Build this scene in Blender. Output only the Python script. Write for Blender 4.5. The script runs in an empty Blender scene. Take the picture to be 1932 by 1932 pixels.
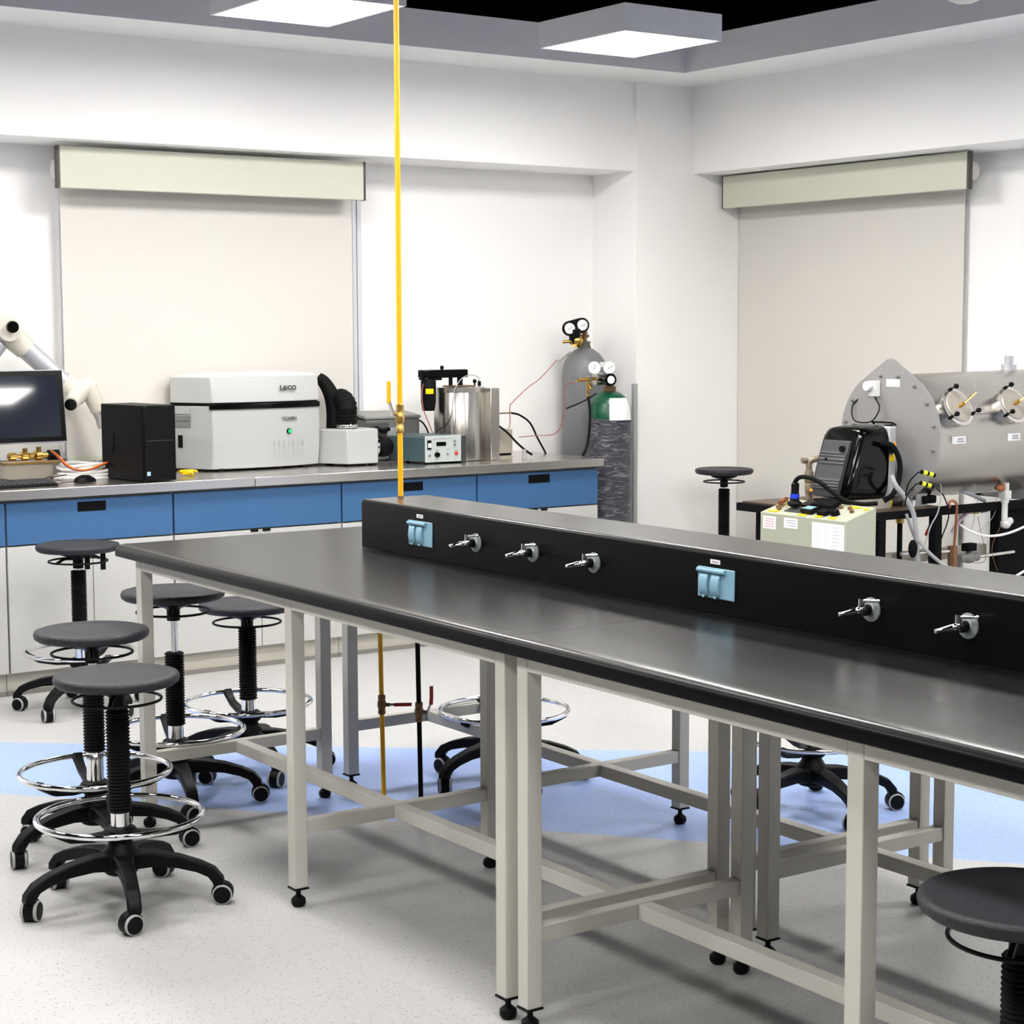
import bpy, bmesh, math, random
from mathutils import Vector, Matrix
random.seed(4)
D = bpy.data
S = bpy.context.scene
C = S.collection
PI = math.pi
def R(a): return math.radians(a)

# ------------------------------------------------------------------ camera
F, PITCH, YAW, ROLL, H = 3486.2, 5.715, 34.907, -0.1997, 1.594
def cam_axes():
    pi, ya, ro = R(PITCH), R(YAW), R(ROLL)
    fw = Vector((math.sin(ya)*math.cos(pi), math.cos(ya)*math.cos(pi), -math.sin(pi)))
    r = Vector((math.cos(ya), -math.sin(ya), 0)); u = r.cross(fw)
    return fw, r*math.cos(ro)+u*math.sin(ro), -r*math.sin(ro)+u*math.cos(ro)
FW, RT, UP = cam_axes()
cd = D.cameras.new('camera'); cam = D.objects.new('camera', cd); C.objects.link(cam)
M = Matrix((RT, UP, -FW)).transposed().to_4x4(); M.translation = (0, 0, H)
cam.matrix_world = M
cd.sensor_width = 36; cd.lens = 36*F/1932; cd.clip_start = 0.05; cd.clip_end = 60
S.camera = cam
# world: a closed room, nothing comes from outside
w = D.worlds.new('world'); S.world = w; w.use_nodes = True
w.node_tree.nodes['Background'].inputs[0].default_value = (.8, .85, 1, 1)
w.node_tree.nodes['Background'].inputs[1].default_value = 0.02
S.view_settings.view_transform = 'Standard'; S.view_settings.look = 'None'
S.view_settings.gamma = 1; S.view_settings.use_curve_mapping = False
S.view_settings.exposure = 0.72
LAMP = 26.0      # strength of every ceiling panel

def onz(px, py, z):
    d = FW+RT*((px-966)/F)-UP*((py-966)/F); return Vector((0, 0, H))+d*((z-H)/d.z)
def ony(px, py, y):
    d = FW+RT*((px-966)/F)-UP*((py-966)/F); return Vector((0, 0, H))+d*(y/d.y)
def onx(px, py, x):
    d = FW+RT*((px-966)/F)-UP*((py-966)/F); return Vector((0, 0, H))+d*(x/d.x)

# ------------------------------------------------------------------ materials
MATS = {}
def mat(name, col, rough=.5, metal=0, bump=0, bscale=200, var=0, vscale=40, emit=0, trans=0, coat=0, spec=.5, stretch=None):
    if name in MATS: return MATS[name]
    m = D.materials.new(name); m.use_nodes = True; nt = m.node_tree; b = nt.nodes['Principled BSDF']
    b.inputs['Base Color'].default_value = (*col, 1); b.inputs['Roughness'].default_value = rough
    b.inputs['Metallic'].default_value = metal; b.inputs['Specular IOR Level'].default_value = spec
    if coat: b.inputs['Coat Weight'].default_value = coat; b.inputs['Coat Roughness'].default_value = .05
    if trans: b.inputs['Transmission Weight'].default_value = trans
    if emit:
        b.inputs['Emission Color'].default_value = (*col, 1); b.inputs['Emission Strength'].default_value = emit
    tc = nt.nodes.new('ShaderNodeTexCoord')
    src = tc.outputs['Object']
    if stretch:
        mp = nt.nodes.new('ShaderNodeMapping'); mp.inputs['Scale'].default_value = stretch
        nt.links.new(src, mp.inputs[0]); src = mp.outputs[0]
    if var:
        n = nt.nodes.new('ShaderNodeTexNoise'); n.inputs['Scale'].default_value = vscale; n.inputs['Detail'].default_value = 4
        nt.links.new(src, n.inputs['Vector'])
        mx = nt.nodes.new('ShaderNodeMix'); mx.data_type = 'RGBA'
        mx.inputs[6].default_value = (*[c*(1-var) for c in col], 1); mx.inputs[7].default_value = (*[min(1, c*(1+var)) for c in col], 1)
        nt.links.new(n.outputs['Fac'], mx.inputs[0]); nt.links.new(mx.outputs[2], b.inputs['Base Color'])
    if bump:
        n = nt.nodes.new('ShaderNodeTexNoise'); n.inputs['Scale'].default_value = bscale; n.inputs['Detail'].default_value = 3
        nt.links.new(src, n.inputs['Vector'])
        bp = nt.nodes.new('ShaderNodeBump'); bp.inputs['Strength'].default_value = bump; bp.inputs['Distance'].default_value = .002
        nt.links.new(n.outputs['Fac'], bp.inputs['Height']); nt.links.new(bp.outputs[0], b.inputs['Normal'])
    MATS[name] = m; return m
wall_m = mat('wall_paint', (.90, .895, .885), .85, bump=.05, bscale=60, var=.01, vscale=3)
soffit_m = mat('soffit_paint', (.86, .86, .85), .85, var=.01, vscale=3)
black_ceiling = mat('black_ceiling_paint', (.001, .001, .001), 1, spec=0)
unseen_wall_m = mat('darkened_unseen_wall', (.12, .12, .13), .85, var=.02, vscale=3)  # unseen walls, darkened to cut bounce light and reflections
fascia_m = mat('grey_fascia_paint', (.86, .86, .90), .8, var=.02)
bench_black = mat('black_phenolic_worktop', (.003, .003, .0035), .25, bump=.05, bscale=500, var=.15, vscale=300, spec=.60)
dull_side_black = mat('black_phenolic_dull_side', (.0025, .0025, .003), .3, var=.1, spec=.10)  # worktop black with its sheen cut, so side faces stay dark
frame_m = mat('cream_powder_coat', (.56, .545, .495), .45, var=.02, vscale=90)
black_plastic = mat('black_plastic', (.005, .005, .0055), .42, spec=.10, bump=.05, bscale=300, var=.1)
seat_m = mat('black_polyurethane_seat', (.020, .020, .025), .5, spec=.3, bump=1, bscale=110, var=.35, vscale=110)
rubber = mat('black_rubber_bellows', (.004, .004, .004), .6, spec=.12, var=.1)
grey_rim = mat('grey_tyre_rubber', (.38, .38, .38), .5, var=.05)
chrome = mat('chrome', (.85, .85, .86), .07, 1, var=.01)
steel = mat('brushed_stainless_steel', (.62, .60, .57), .27, 1, bump=.04, bscale=60, var=.06, vscale=30, stretch=(.4, 6, 6))
steel_d = mat('matte_stainless_plate', (.36, .355, .35), .5, .6, bump=.05, bscale=80, var=.06, vscale=50)
steel_shiny = mat('polished_stainless_sheet', (.43, .415, .39), .22, 1, bump=.06, bscale=4, var=.05, vscale=5)
blue_m = mat('blue_laminate', (.032, .108, .25), .5, var=.08, vscale=150)
door_m = mat('off_white_laminate', (.46, .46, .447), .45, var=.02, vscale=60)
plinth_m = mat('taupe_plinth', (.50, .48, .42), .6, var=.06, vscale=20)
gap_m = mat('dark_gap', (.004, .004, .005), .8, spec=.1, var=.05)
carcass_m = mat('cabinet_carcass', (.25, .24, .22), .7, var=.03)
blind_m = mat('cream_blind_fabric', (.64, .62, .58), .8, bump=.12, bscale=700, var=.02, vscale=200)
cassette_m = mat('ivory_cassette', (.58, .585, .49), .55, var=.02)
alu_m = mat('anodised_aluminium', (.55, .56, .60), .4, .6, var=.02)
upvc_m = mat('pale_window_frame', (.66, .67, .71), .4, var=.02)
dark_cap = mat('dark_end_cap', (.06, .055, .045), .5, var=.05)
yellow_m = mat('yellow_paint', (.80, .42, .0), .4, var=.04, vscale=30)
brass = mat('brass', (.50, .33, .10), .33, .9, bump=.1, bscale=80, var=.15, vscale=60)
gold = mat('polished_brass', (.60, .38, .10), .25, 1, var=.05)
bronze = mat('aged_bronze', (.20, .12, .06), .5, .6, var=.2, vscale=60)
red_m = mat('red_vinyl', (.45, .03, .02), .4, var=.05)
orange_m = mat('orange_rubber', (.80, .16, .02), .45, var=.05)
handle_or = mat('orange_handle', (.85, .33, .01), .45, var=.04)
sock_m = mat('pale_blue_plastic', (.20, .37, .48), .4, var=.03)
sock_d = mat('blue_socket_recess', (.10, .20, .28), .5, var=.03)
grey_plate = mat('grey_escutcheon', (.27, .30, .31), .45, .4, var=.06, vscale=100)
white_m = mat('white_enamel', (.66, .66, .64), .4, var=.02)
lid_m = mat('grey_enamel_lid', (.46, .47, .465), .45, bump=.05, bscale=300, var=.03, vscale=100)
body_m = mat('light_grey_enamel', (.40, .41, .41), .45, bump=.05, bscale=300, var=.03, vscale=100)
cream_m = mat('cream_plastic', (.60, .575, .50), .4, var=.02)
paper = mat('white_paper', (.80, .80, .80), .7, var=.01)
ink = mat('grey_ink', (.25, .25, .28), .7, var=.02)
ink_red = mat('red_ink', (.55, .12, .12), .7, var=.02)
screen_m = mat('dark_glass_screen', (.014, .018, .027), .04, coat=.1, var=.02)
burner_gloss = mat('glossy_black_hood', (.0015, .0015, .0015), .12, spec=.22, var=.02)
gloss_black = mat('gloss_black', (.002, .002, .002), .15, spec=.14, var=.02)
cover_grey = mat('charcoal_cover', (.040, .042, .048), .5, bump=.2, bscale=300, var=.1, vscale=150)
teal_m = mat('teal_grey_enamel', (.05, .09, .10), .45, var=.05, vscale=60)
panel_m = mat('pale_grey_panel', (.40, .45, .44), .45, var=.03)
grey_m = mat('mid_grey_enamel', (.17, .175, .165), .5, var=.04, vscale=40)
beige_m = mat('beige_metal', (.40, .37, .31), .4, .3, var=.03)
tank_grey = mat('grey_tank_paint', (.165, .17, .18), .45, bump=.06, bscale=60, var=.08, vscale=25)
tank_green = mat('green_tank_paint', (.0, .07, .028), .3, var=.06, vscale=30)
tank_navy = mat('navy_tank_paint', (.008, .010, .028), .35, var=.06, vscale=30)
hose_red = mat('dark_red_tube', (.30, .08, .07), .4, var=.05)
tube_grey = mat('grey_tube', (.35, .36, .37), .4, var=.04)
tube_white = mat('white_tube', (.70, .70, .68), .35, var=.02)
tube_clear = mat('pink_clear_tube', (.62, .45, .50), .25, var=.05)
copper = mat('copper_tube', (.40, .16, .08), .35, .8, var=.1)
console_m = mat('pale_green_enamel', (.36, .375, .29), .5, var=.04, vscale=80)
console_side = console_m
console_top = console_m
green_glow = mat('green_button_glow', (.0, .55, .10), .3, emit=.6)  # button colour with a weak glow added
blue_tape = mat('blue_collar', (.01, .04, .55), .4, var=.03)
yel_bright = mat('bright_yellow_plastic', (.90, .62, .0), .4, var=.03)
lime = mat('lime_tape', (.65, .70, .02), .5, var=.05)
glass_m = mat('window_glass', (.55, .6, .65), .05, trans=.9, var=.01)
blue_valve = mat('blue_valve', (.01, .25, .60), .4, var=.03)
lamp_body = mat('white_lamp_housing', (.88, .88, .93), .5, var=.02)

def lamp_mat():
    m = D.materials.new('lit_diffuser'); m.use_nodes = True; nt = m.node_tree; nt.nodes.clear()
    o = nt.nodes.new('ShaderNodeOutputMaterial'); e = nt.nodes.new('ShaderNodeEmission')
    e.inputs[0].default_value = (1, .97, .93, 1); e.inputs[1].default_value = LAMP
    nt.links.new(e.outputs[0], o.inputs[0]); return m
lamp_m = lamp_mat()

def floor_mat():
    m = D.materials.new('speckled_vinyl_floor'); m.use_nodes = True; nt = m.node_tree; L = nt.links
    b = nt.nodes['Principled BSDF']; b.inputs['Roughness'].default_value = .42; b.inputs['Specular IOR Level'].default_value = .4
    tc = nt.nodes.new('ShaderNodeTexCoord'); sp = nt.nodes.new('ShaderNodeSeparateXYZ'); L.new(tc.outputs['Object'], sp.inputs[0])
    def mth(op, a, b_, c=None):
        n = nt.nodes.new('ShaderNodeMath'); n.operation = op
        for i, v in enumerate((a, b_, c)):
            if v is None: continue
            if isinstance(v, (int, float)): n.inputs[i].default_value = v
            else: L.new(v, n.inputs[i])
        return n.outputs[0]
    # the blue inlay lies between two straight welds
    up = mth('MULTIPLY_ADD', sp.outputs[0], -.809, 8.841)
    lo = mth('MULTIPLY_ADD', sp.outputs[0], -1.187, 8.652)
    a = mth('LESS_THAN', sp.outputs[1], up); c = mth('GREATER_THAN', sp.outputs[1], lo)
    band = mth('MULTIPLY', a, c)
    mix = nt.nodes.new('ShaderNodeMix'); mix.data_type = 'RGBA'
    mix.inputs[6].default_value = (.405, .405, .402, 1); mix.inputs[7].default_value = (.27, .38, .70, 1); L.new(band, mix.inputs[0])
    def speck(scale, thr, colr, src, seedoff):
        v = nt.nodes.new('ShaderNodeTexVoronoi'); v.inputs['Scale'].default_value = scale; v.inputs['Randomness'].default_value = 1
        mp = nt.nodes.new('ShaderNodeMapping'); mp.inputs['Location'].default_value = (seedoff, seedoff*2, 0)
        L.new(tc.outputs['Object'], mp.inputs[0]); L.new(mp.outputs[0], v.inputs['Vector'])
        f = mth('LESS_THAN', v.outputs['Distance'], thr)
        sx = nt.nodes.new('ShaderNodeSeparateColor'); L.new(v.outputs['Color'], sx.inputs[0])
        f = mth('MULTIPLY', f, mth('GREATER_THAN', sx.outputs[0], .55))
        f = mth('MULTIPLY', f, .8)
        mm = nt.nodes.new('ShaderNodeMix'); mm.data_type = 'RGBA'; L.new(src, mm.inputs[6]); mm.inputs[7].default_value = colr; L.new(f, mm.inputs[0])
        return mm.outputs[2]
    c1 = speck(95, .27, (.20, .20, .21, 1), mix.outputs[2], 3.1)
    c2 = speck(170, .32, (.40, .40, .43, 1), c1, 7.7)
    c3 = speck(150, .2, (.58, .58, .58, 1), c2, 1.7)
    L.new(c3, b.inputs['Base Color'])
    return m
floor_m = floor_mat()

def wrap_mat():
    m = D.materials.new('stretch_wrap_film'); m.use_nodes = True; nt = m.node_tree; L = nt.links
    b = nt.nodes['Principled BSDF']; b.inputs['Roughness'].default_value = .10; b.inputs['Base Color'].default_value = (.44, .44, .48, 1)
    b.inputs['Coat Weight'].default_value = .3
    tc = nt.nodes.new('ShaderNodeTexCoord'); mp = nt.nodes.new('ShaderNodeMapping')
    mp.inputs['Scale'].default_value = (5, 5, 26); mp.inputs['Rotation'].default_value = (.5, .35, 0)
    L.new(tc.outputs['Object'], mp.inputs[0])
    n = nt.nodes.new('ShaderNodeTexNoise'); n.inputs['Scale'].default_value = 2.6; n.inputs['Detail'].default_value = 8; n.inputs['Roughness'].default_value = .7; n.inputs['Distortion'].default_value = 1.2; L.new(mp.outputs[0], n.inputs['Vector'])
    bp = nt.nodes.new('ShaderNodeBump'); bp.inputs['Strength'].default_value = 1; bp.inputs['Distance'].default_value = .05
    L.new(n.outputs['Fac'], bp.inputs['Height']); L.new(bp.outputs[0], b.inputs['Normal'])
    rp = nt.nodes.new('ShaderNodeMapRange'); rp.inputs[1].default_value = .47; rp.inputs[2].default_value = .66; rp.inputs[3].default_value = .16; rp.inputs[4].default_value = .85  # pale streaks put into the film opacity stand in for highlights
    L.new(n.outputs['Fac'], rp.inputs[0]); L.new(rp.outputs[0], b.inputs['Alpha'])
    return m
wrap_m = wrap_mat()

# ------------------------------------------------------------------ mesh tools
class MB:
    def __init__(s): s.bm = bmesh.new()
    def quad(s, vs):
        return s.bm.faces.new([s.bm.verts.new(v) for v in vs])
    def box(s, lo, hi, m=None):
        x0, y0, z0 = lo; x1, y1, z1 = hi
        p = [(x0,y0,z0),(x1,y0,z0),(x1,y1,z0),(x0,y1,z0),(x0,y0,z1),(x1,y0,z1),(x1,y1,z1),(x0,y1,z1)]
        v = [s.bm.verts.new((m @ Vector(q)) if m else q) for q in p]
        for f in ((3,2,1,0),(4,5,6,7),(0,1,5,4),(1,2,6,5),(2,3,7,6),(3,0,4,7)): s.bm.faces.new([v[i] for i in f])
        return s
    def cbox(s, c, sz, m=None):
        return s.box([c[i]-sz[i]/2 for i in range(3)], [c[i]+sz[i]/2 for i in range(3)], m)
    def loft(s, rings, closed=False, caps=True):
        vr = [[s.bm.verts.new(p) for p in r] for r in rings]; n = len(vr[0])
        cnt = len(vr) if closed else len(vr)-1
        for i in range(cnt):
            a, b = vr[i], vr[(i+1) % len(vr)]
            for j in range(n): s.bm.faces.new((a[j], a[(j+1) % n], b[(j+1) % n], b[j]))
        if caps and not closed:
            s.bm.faces.new(vr[0][::-1]); s.bm.faces.new(vr[-1])
        return s
    def frame(s, d):
        d = Vector(d).normalized(); a = Vector((0,0,1)) if abs(d.z) < .95 else Vector((1,0,0))
        u = a.cross(d).normalized(); return u, d.cross(u)
    def cyl(s, a, b, r0, r1=None, n=24):
        a, b = Vector(a), Vector(b); r1 = r0 if r1 is None else r1; u, v = s.frame(b-a)
        ring = lambda c, r: [c+(u*math.cos(2*PI*k/n)+v*math.sin(2*PI*k/n))*r for k in range(n)]
        return s.loft([ring(a, r0), ring(b, r1)])
    def lathe(s, prof, o=(0,0,0), ax=(0,0,1), n=32):
        """prof: (radius, height) pairs along ax from o"""
        o = Vector(o); ax = Vector(ax).normalized(); u, v = s.frame(ax)
        return s.loft([[o+ax*h+(u*math.cos(2*PI*k/n)+v*math.sin(2*PI*k/n))*max(r, 1e-4) for k in range(n)] for r, h in prof])
    def smooth(s, pts, k=6):
        pts = [Vector(p) for p in pts]
        if len(pts) < 3: return pts
        e = [pts[0]*2-pts[1]]+pts+[pts[-1]*2-pts[-2]]; out = []
        for i in range(1, len(e)-2):
            p0, p1, p2, p3 = e[i-1:i+3]
            for j in range(k):
                t = j/k; out.append(.5*((2*p1)+(-p0+p2)*t+(2*p0-5*p1+4*p2-p3)*t*t+(-p0+3*p1-3*p2+p3)*t**3))
        return out+[pts[-1]]
    def tube(s, pts, r, n=10, k=6, rf=None, closed=False):
        pts = s.smooth(pts, k) if k > 1 else [Vector(p) for p in pts]
        rings = []; u = None
        for i, p in enumerate(pts):
            d = (pts[min(i+1, len(pts)-1)]-pts[max(i-1, 0)]).normalized()
            if u is None: u, v = s.frame(d)
            else: u = (u-d*u.dot(d)).normalized()
            v = d.cross(u); rr = rf(i/(len(pts)-1))*r if rf else r
            rings.append([p+(u*math.cos(2*PI*j/n)+v*math.sin(2*PI*j/n))*rr for j in range(n)])
        return s.loft(rings)
    def torus(s, c, R_, r, ax=(0,0,1), n=48, m=10, flat=1):
        c = Vector(c); ax = Vector(ax).normalized(); u, v = s.frame(ax); rings = []
        for i in range(n):
            d = u*math.cos(2*PI*i/n)+v*math.sin(2*PI*i/n)
            rings.append([c+d*(R_+r*math.cos(2*PI*j/m))+ax*(r*flat*math.sin(2*PI*j/m)) for j in range(m)])
        return s.loft(rings, closed=True)
    def prism(s, poly, d, m=None):
        """poly: 3D points of a flat outline, extruded by vector d"""
        d = Vector(d); a = [Vector(p) for p in poly]; b = [p+d for p in a]
        if m: a = [m @ p for p in a]; b = [m @ p for p in b]
        return s.loft([a, b])
    def sphere(s, c, r, n=16, sc=(1,1,1)):
        c = Vector(c); rings = []
        for i in range(1, n//2):
            t = PI*i/(n//2); rings.append([c+Vector((math.sin(t)*math.cos(2*PI*j/n)*sc[0], math.sin(t)*math.sin(2*PI*j/n)*sc[1], -math.cos(t)*sc[2]))*r for j in range(n)])
        return s.loft(rings)
    def build(s, name, m, parent=None, bevel=0, ang=38, seg=2, loc=None, top=None):
        bm = s.bm; bmesh.ops.recalc_face_normals(bm, faces=bm.faces[:])
        if loc is not None: bmesh.ops.translate(bm, verts=bm.verts[:], vec=-Vector(loc))
        for f in bm.faces: f.smooth = True
        for e in bm.edges:
            if len(e.link_faces) == 2 and e.calc_face_angle(0) > R(ang): e.smooth = False
        if top:
            for f in bm.faces: f.material_index = 1 if f.normal.z > .8 else 0
        me = D.meshes.new(name); bm.to_mesh(me); bm.free(); me.materials.append(m)
        if top: me.materials.append(top)
        o = D.objects.new(name, me); C.objects.link(o)
        if loc is not None: o.location = loc
        if parent: o.parent = parent
        if bevel:
            bv = o.modifiers.new('bevel', 'BEVEL'); bv.width = bevel; bv.segments = seg; bv.limit_method = 'ANGLE'; bv.angle_limit = R(40)
            bv.harden_normals = False
        return o
def tag(o, label, cat, group=None):
    o['label'] = label; o['category'] = cat
    if group: o['group'] = group
    return o
def thing(name, label, cat, loc=(0,0,0), rotz=0, group=None):
    o = D.objects.new(name, None); C.objects.link(o); o.location = loc; o.rotation_euler = (0,0,rotz); o.empty_display_size = .1
    return tag(o, label, cat, group)
def struct(o):
    o['kind'] = 'structure'; return o
def copy_tree(o, parent=None):
    c = o.copy(); C.objects.link(c); c.parent = parent
    for ch in o.children: copy_tree(ch, c)
    return c
def text(txt, size, name, m, parent, mw, ext=.001, bold=0, sx=1):
    cu = D.curves.new(name, 'FONT'); cu.body = txt; cu.size = size; cu.extrude = ext; cu.align_x = 'CENTER'; cu.align_y = 'CENTER'; cu.offset = bold
    t = D.objects.new('tmp', cu); C.objects.link(t)
    me = D.meshes.new_from_object(t.evaluated_get(bpy.context.evaluated_depsgraph_get())); D.objects.remove(t)
    me.transform(Matrix.Scale(sx, 4, (1,0,0))); me.transform(mw); me.name = name; me.materials.clear(); me.materials.append(m)
    o = D.objects.new(name, me); C.objects.link(o); o.parent = parent; return o
def facing(o, right, up):
    """matrix whose x is right, y is up, z the outward normal, at o"""
    r = Vector(right).normalized(); u = Vector(up).normalized(); n = r.cross(u)
    m = Matrix((r, u, n)).transposed().to_4x4(); m.translation = Vector(o); return m

# ------------------------------------------------------------------ the room
YB, YW, XR, XW = 8.065, 8.44, 6.864, 7.24      # beam plane, recess wall, right beam plane, right recess wall
XC, YC = 6.454, 8.04                            # recess ends at the corner column
ZB, ZS = 2.447, 2.927                           # beam underside, soffit
X0, Y0, ZT = -3.6, -3.2, 3.12
FX, FY = 6.43, 7.61                             # inner faces of the soffit
struct(MB().box((X0-.2, Y0-.2, -.15), (XW+.2, YW+.2, 0)).build('floor', floor_m))
W1 = (3.285, 4.93, .98, 2.36)                    # window opening in the back recess: x0,x1,z0,z1
b = MB()
b.box((X0, YW, 0), (W1[0], YW+.15, ZS+.018)); b.box((W1[1], YW, 0), (XW, YW+.15, ZS+.018))
b.box((W1[0], YW, 0), (W1[1], YW+.15, W1[2])); b.box((W1[0], YW, W1[3]), (W1[1], YW+.15, ZS+.018))
b.box((X0, YB, ZB), (XC, YW, ZS+.018))              # beam over the recess
b.box((XC, YB-.025, 0), (XR+.02, YW, ZS+.018))      # corner column
struct(b.build('wall_back', wall_m))
W2 = (6.45, 7.94, .0, 2.36)
b = MB()
b.box((XW, Y0, 0), (XW+.15, W2[0], ZS+.018)); b.box((XW, W2[0], W2[3]), (XW+.15, W2[1], ZS+.018)); b.box((XW, W2[1], 0), (XW+.15, YW, ZS+.018))
b.box((XR, Y0, ZB), (XW, YC, ZS+.018)); b.box((XR+.02, YC, 0), (XW, YW, ZS+.018))
struct(b.build('wall_right', wall_m))
struct(MB().box((X0-.15, Y0, 0), (X0, YW, ZS+.018)).build('wall_left', unseen_wall_m))
struct(MB().box((X0-.15, Y0-.15, 0), (XW+.15, Y0, ZS+.018)).build('wall_front', unseen_wall_m))
ZV = 3.55                                       # black plenum above the soffit
b = MB(); b.box((X0-.15, Y0-.15, ZV), (XW+.15, YW+.15, ZV+.1)); z_ = ZS+.0201
b.box((X0-.15, YB-.4, z_), (XW+.15, YW+.15, ZV)); b.box((FX+.05, Y0, z_), (XW+.15, YB-.4, ZV)); b.box((X0-.15, Y0-.15, z_), (X0, YB-.4, ZV)); b.box((X0, Y0-.15, z_), (XW+.15, Y0, ZV))
struct(b.build('ceiling', black_ceiling))
b = MB()
b.box((X0, FY+.02, ZS), (XR, YB, ZS+.02)); b.box((FX+.02, Y0, ZS), (XR, FY+.02, ZS+.02))
struct(b.build('trim_1', soffit_m))
b = MB()
b.box((X0, FY, ZS-.004), (FX+.02, FY+.02, ZT-.02)); b.box((FX, Y0, ZS-.004), (FX+.02, FY, ZT-.02))
struct(b.build('trim_2', fascia_m))
# windows behind the blinds
wn = struct(MB().box((W1[0], YW+.06, W1[2]), (W1[1], YW+.07, W1[3])).build('window_1', glass_m))
b = MB(); t_ = .05
for x0, x1 in ((W1[0], W1[0]+.08), (W1[1]-.026, W1[1]), (W1[1]-.056, W1[1]-.031), (W1[1]-.14, W1[1]-.061)): b.box((x0, YW-.012, W1[2]), (x1, YW+.055, W1[3]))
b.box((W1[0]+.08, YW-.012, W1[2]), (W1[1]-.14, YW+.055, W1[2]+t_)); b.box((W1[0]+.08, YW-.012, W1[3]-t_), (W1[1]-.14, YW+.055, W1[3]))
b.build('window_frame', upvc_m, wn, bevel=.003)
wn = struct(MB().box((XW+.06, W2[0], .02), (XW+.07, W2[1], W2[3])).build('window_2', glass_m))
b = MB()
for y0, y1 in ((W2[0], W2[0]+t_), (W2[1]-t_, W2[1])): b.box((XW-.006, y0, 0), (XW+.055, y1, W2[3]))
b.box((XW-.006, W2[0]+t_, W2[3]-t_), (XW+.055, W2[1]-t_, W2[3])); b.box((XW-.006, W2[0]+t_, 0), (XW+.055, W2[1]-t_, t_))
b.build('window_frame', upvc_m, wn, bevel=.003)

# ------------------------------------------------------------------ ceiling lamps
def ceiling_lamp(label, loc):
    t = thing('ceiling_lamp', label, 'ceiling lamp', loc, 0, 'square box lamps under the black ceiling')
    hx, hy, h = .278, .315, .118
    b = MB()
    b.box((-hx, -hy, .0), (hx, -hy+.014, h)); b.box((-hx, hy-.014, 0), (hx, hy, h)); b.box((-hx, -hy+.014, 0), (-hx+.014, hy-.014, h)); b.box((hx-.014, -hy+.014, 0), (hx, hy-.014, h)); b.box((-hx+.014, -hy+.014, h-.01), (hx-.014, hy-.014, h))
    b.build('housing', lamp_body, t)
    MB().box((-hx+.016, -hy+.016, .008), (hx-.016, hy-.016, .014)).build('diffuser', lamp_m, t)
    b = MB()
    for sx in (-1, 1):
        for sy in (-1, 1): b.cyl((sx*.05, sy*.05, h), (sx*.2, sy*.24, h+.001), .001, n=6)
    b.tube([(.0, .0, h), (.02, .01, h+.1), (-.01, 0, h+.3), (0, 0, 3.549-loc[2])], .004)
    b.build('cord', black_plastic, t)
    return t
first = ceiling_lamp('white box lamp with lit square panel, hanging nearer the corner', (5.352, 6.722, 2.87))
for i in range(-2, 2):
    for j in range(0, 4):
        x = 5.352-1.655*(i+2)*1.0; y = 6.735-1.95*j
        if i == -2 and j == 0: continue
        if x < X0+.4: continue
        o = copy_tree(first); o.location = (x-(0 if i > -2 else 0), y, 2.87)
        o['label'] = 'white box lamp with lit square panel, left of the yellow pipe top' if (i == -1 and j == 0) else 'white box lamp with lit square panel, over the room behind the viewer'
b = MB(); b.lathe([(.0, -.03), (.04, -.028), (.075, -.012), (.085, .0), (.085, .008)], ax=(0,0,1))
sd = thing('smoke_detector', 'small round pale smoke detector by the right ceiling edge', 'smoke detector', tuple(onz(1820, -8, 2.96)))
b.build('cover', white_m, sd)
MB().cyl((0,0,.008), (0,0,.589), .008, n=10).build('stem', black_plastic, sd)

# ------------------------------------------------------------------ blinds
bl = thing('roller_blind', 'cream roller blind with ivory cassette on the wide window behind the counter', 'blind', (4.0, 8.2, 2.25))
def L(o, *ps): return [Vector(p)-Vector(o) for p in ps]
O = (4.0, 8.2, 2.25)
def lb(o, lo, hi): return tuple(Vector(lo)-Vector(o)), tuple(Vector(hi)-Vector(o))
MB().box(*lb(O, (3.205, 8.19, 2.235), (4.808, 8.222, 2.425))).build('cassette', cassette_m, bl, bevel=.004)
for x0 in (3.193, 4.8085): MB().box(*lb(O, (x0, 8.192, 2.234), (x0+.0115, 8.226, 2.427))).build('end_cap', dark_cap, bl)
MB().box(*lb(O, (3.265, 8.355, .99), (4.83, 8.359, 2.26))).build('fabric', blind_m, bl)
MB().cyl(*L(O, (3.22, 8.31, 2.33), (4.80, 8.31, 2.33)), .045, n=24).build('roller', blind_m, bl)
MB().box(*lb(O, (3.265, 8.35, .965), (4.83, 8.364, .99))).build('bottom_bar', cassette_m, bl)
bl = thing('roller_blind', 'cream roller blind with ivory cassette on the tall right-hand window', 'blind', (7.1, 7.1, 2.25)); O = (7.1, 7.1, 2.25)
MB().box(*lb(O, (7.045, 6.215, 2.258), (7.072, 8.0, 2.438))).build('cassette', cassette_m, bl, bevel=.004)
for y0 in (6.203, 8.0005): MB().box(*lb(O, (7.05, y0, 2.257), (7.076, y0+.0115, 2.44))).build('end_cap', dark_cap, bl)
MB().box(*lb(O, (7.205, 6.362, .06), (7.209, 8.036, 2.3))).build('fabric', blind_m, bl)
MB().cyl(*L(O, (7.125, 6.24, 2.35), (7.125, 7.98, 2.35)), .045, n=24).build('roller', blind_m, bl)
MB().box(*lb(O, (7.200, 6.362, .035), (7.214, 8.036, .06))).build('bottom_bar', cassette_m, bl)

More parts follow.
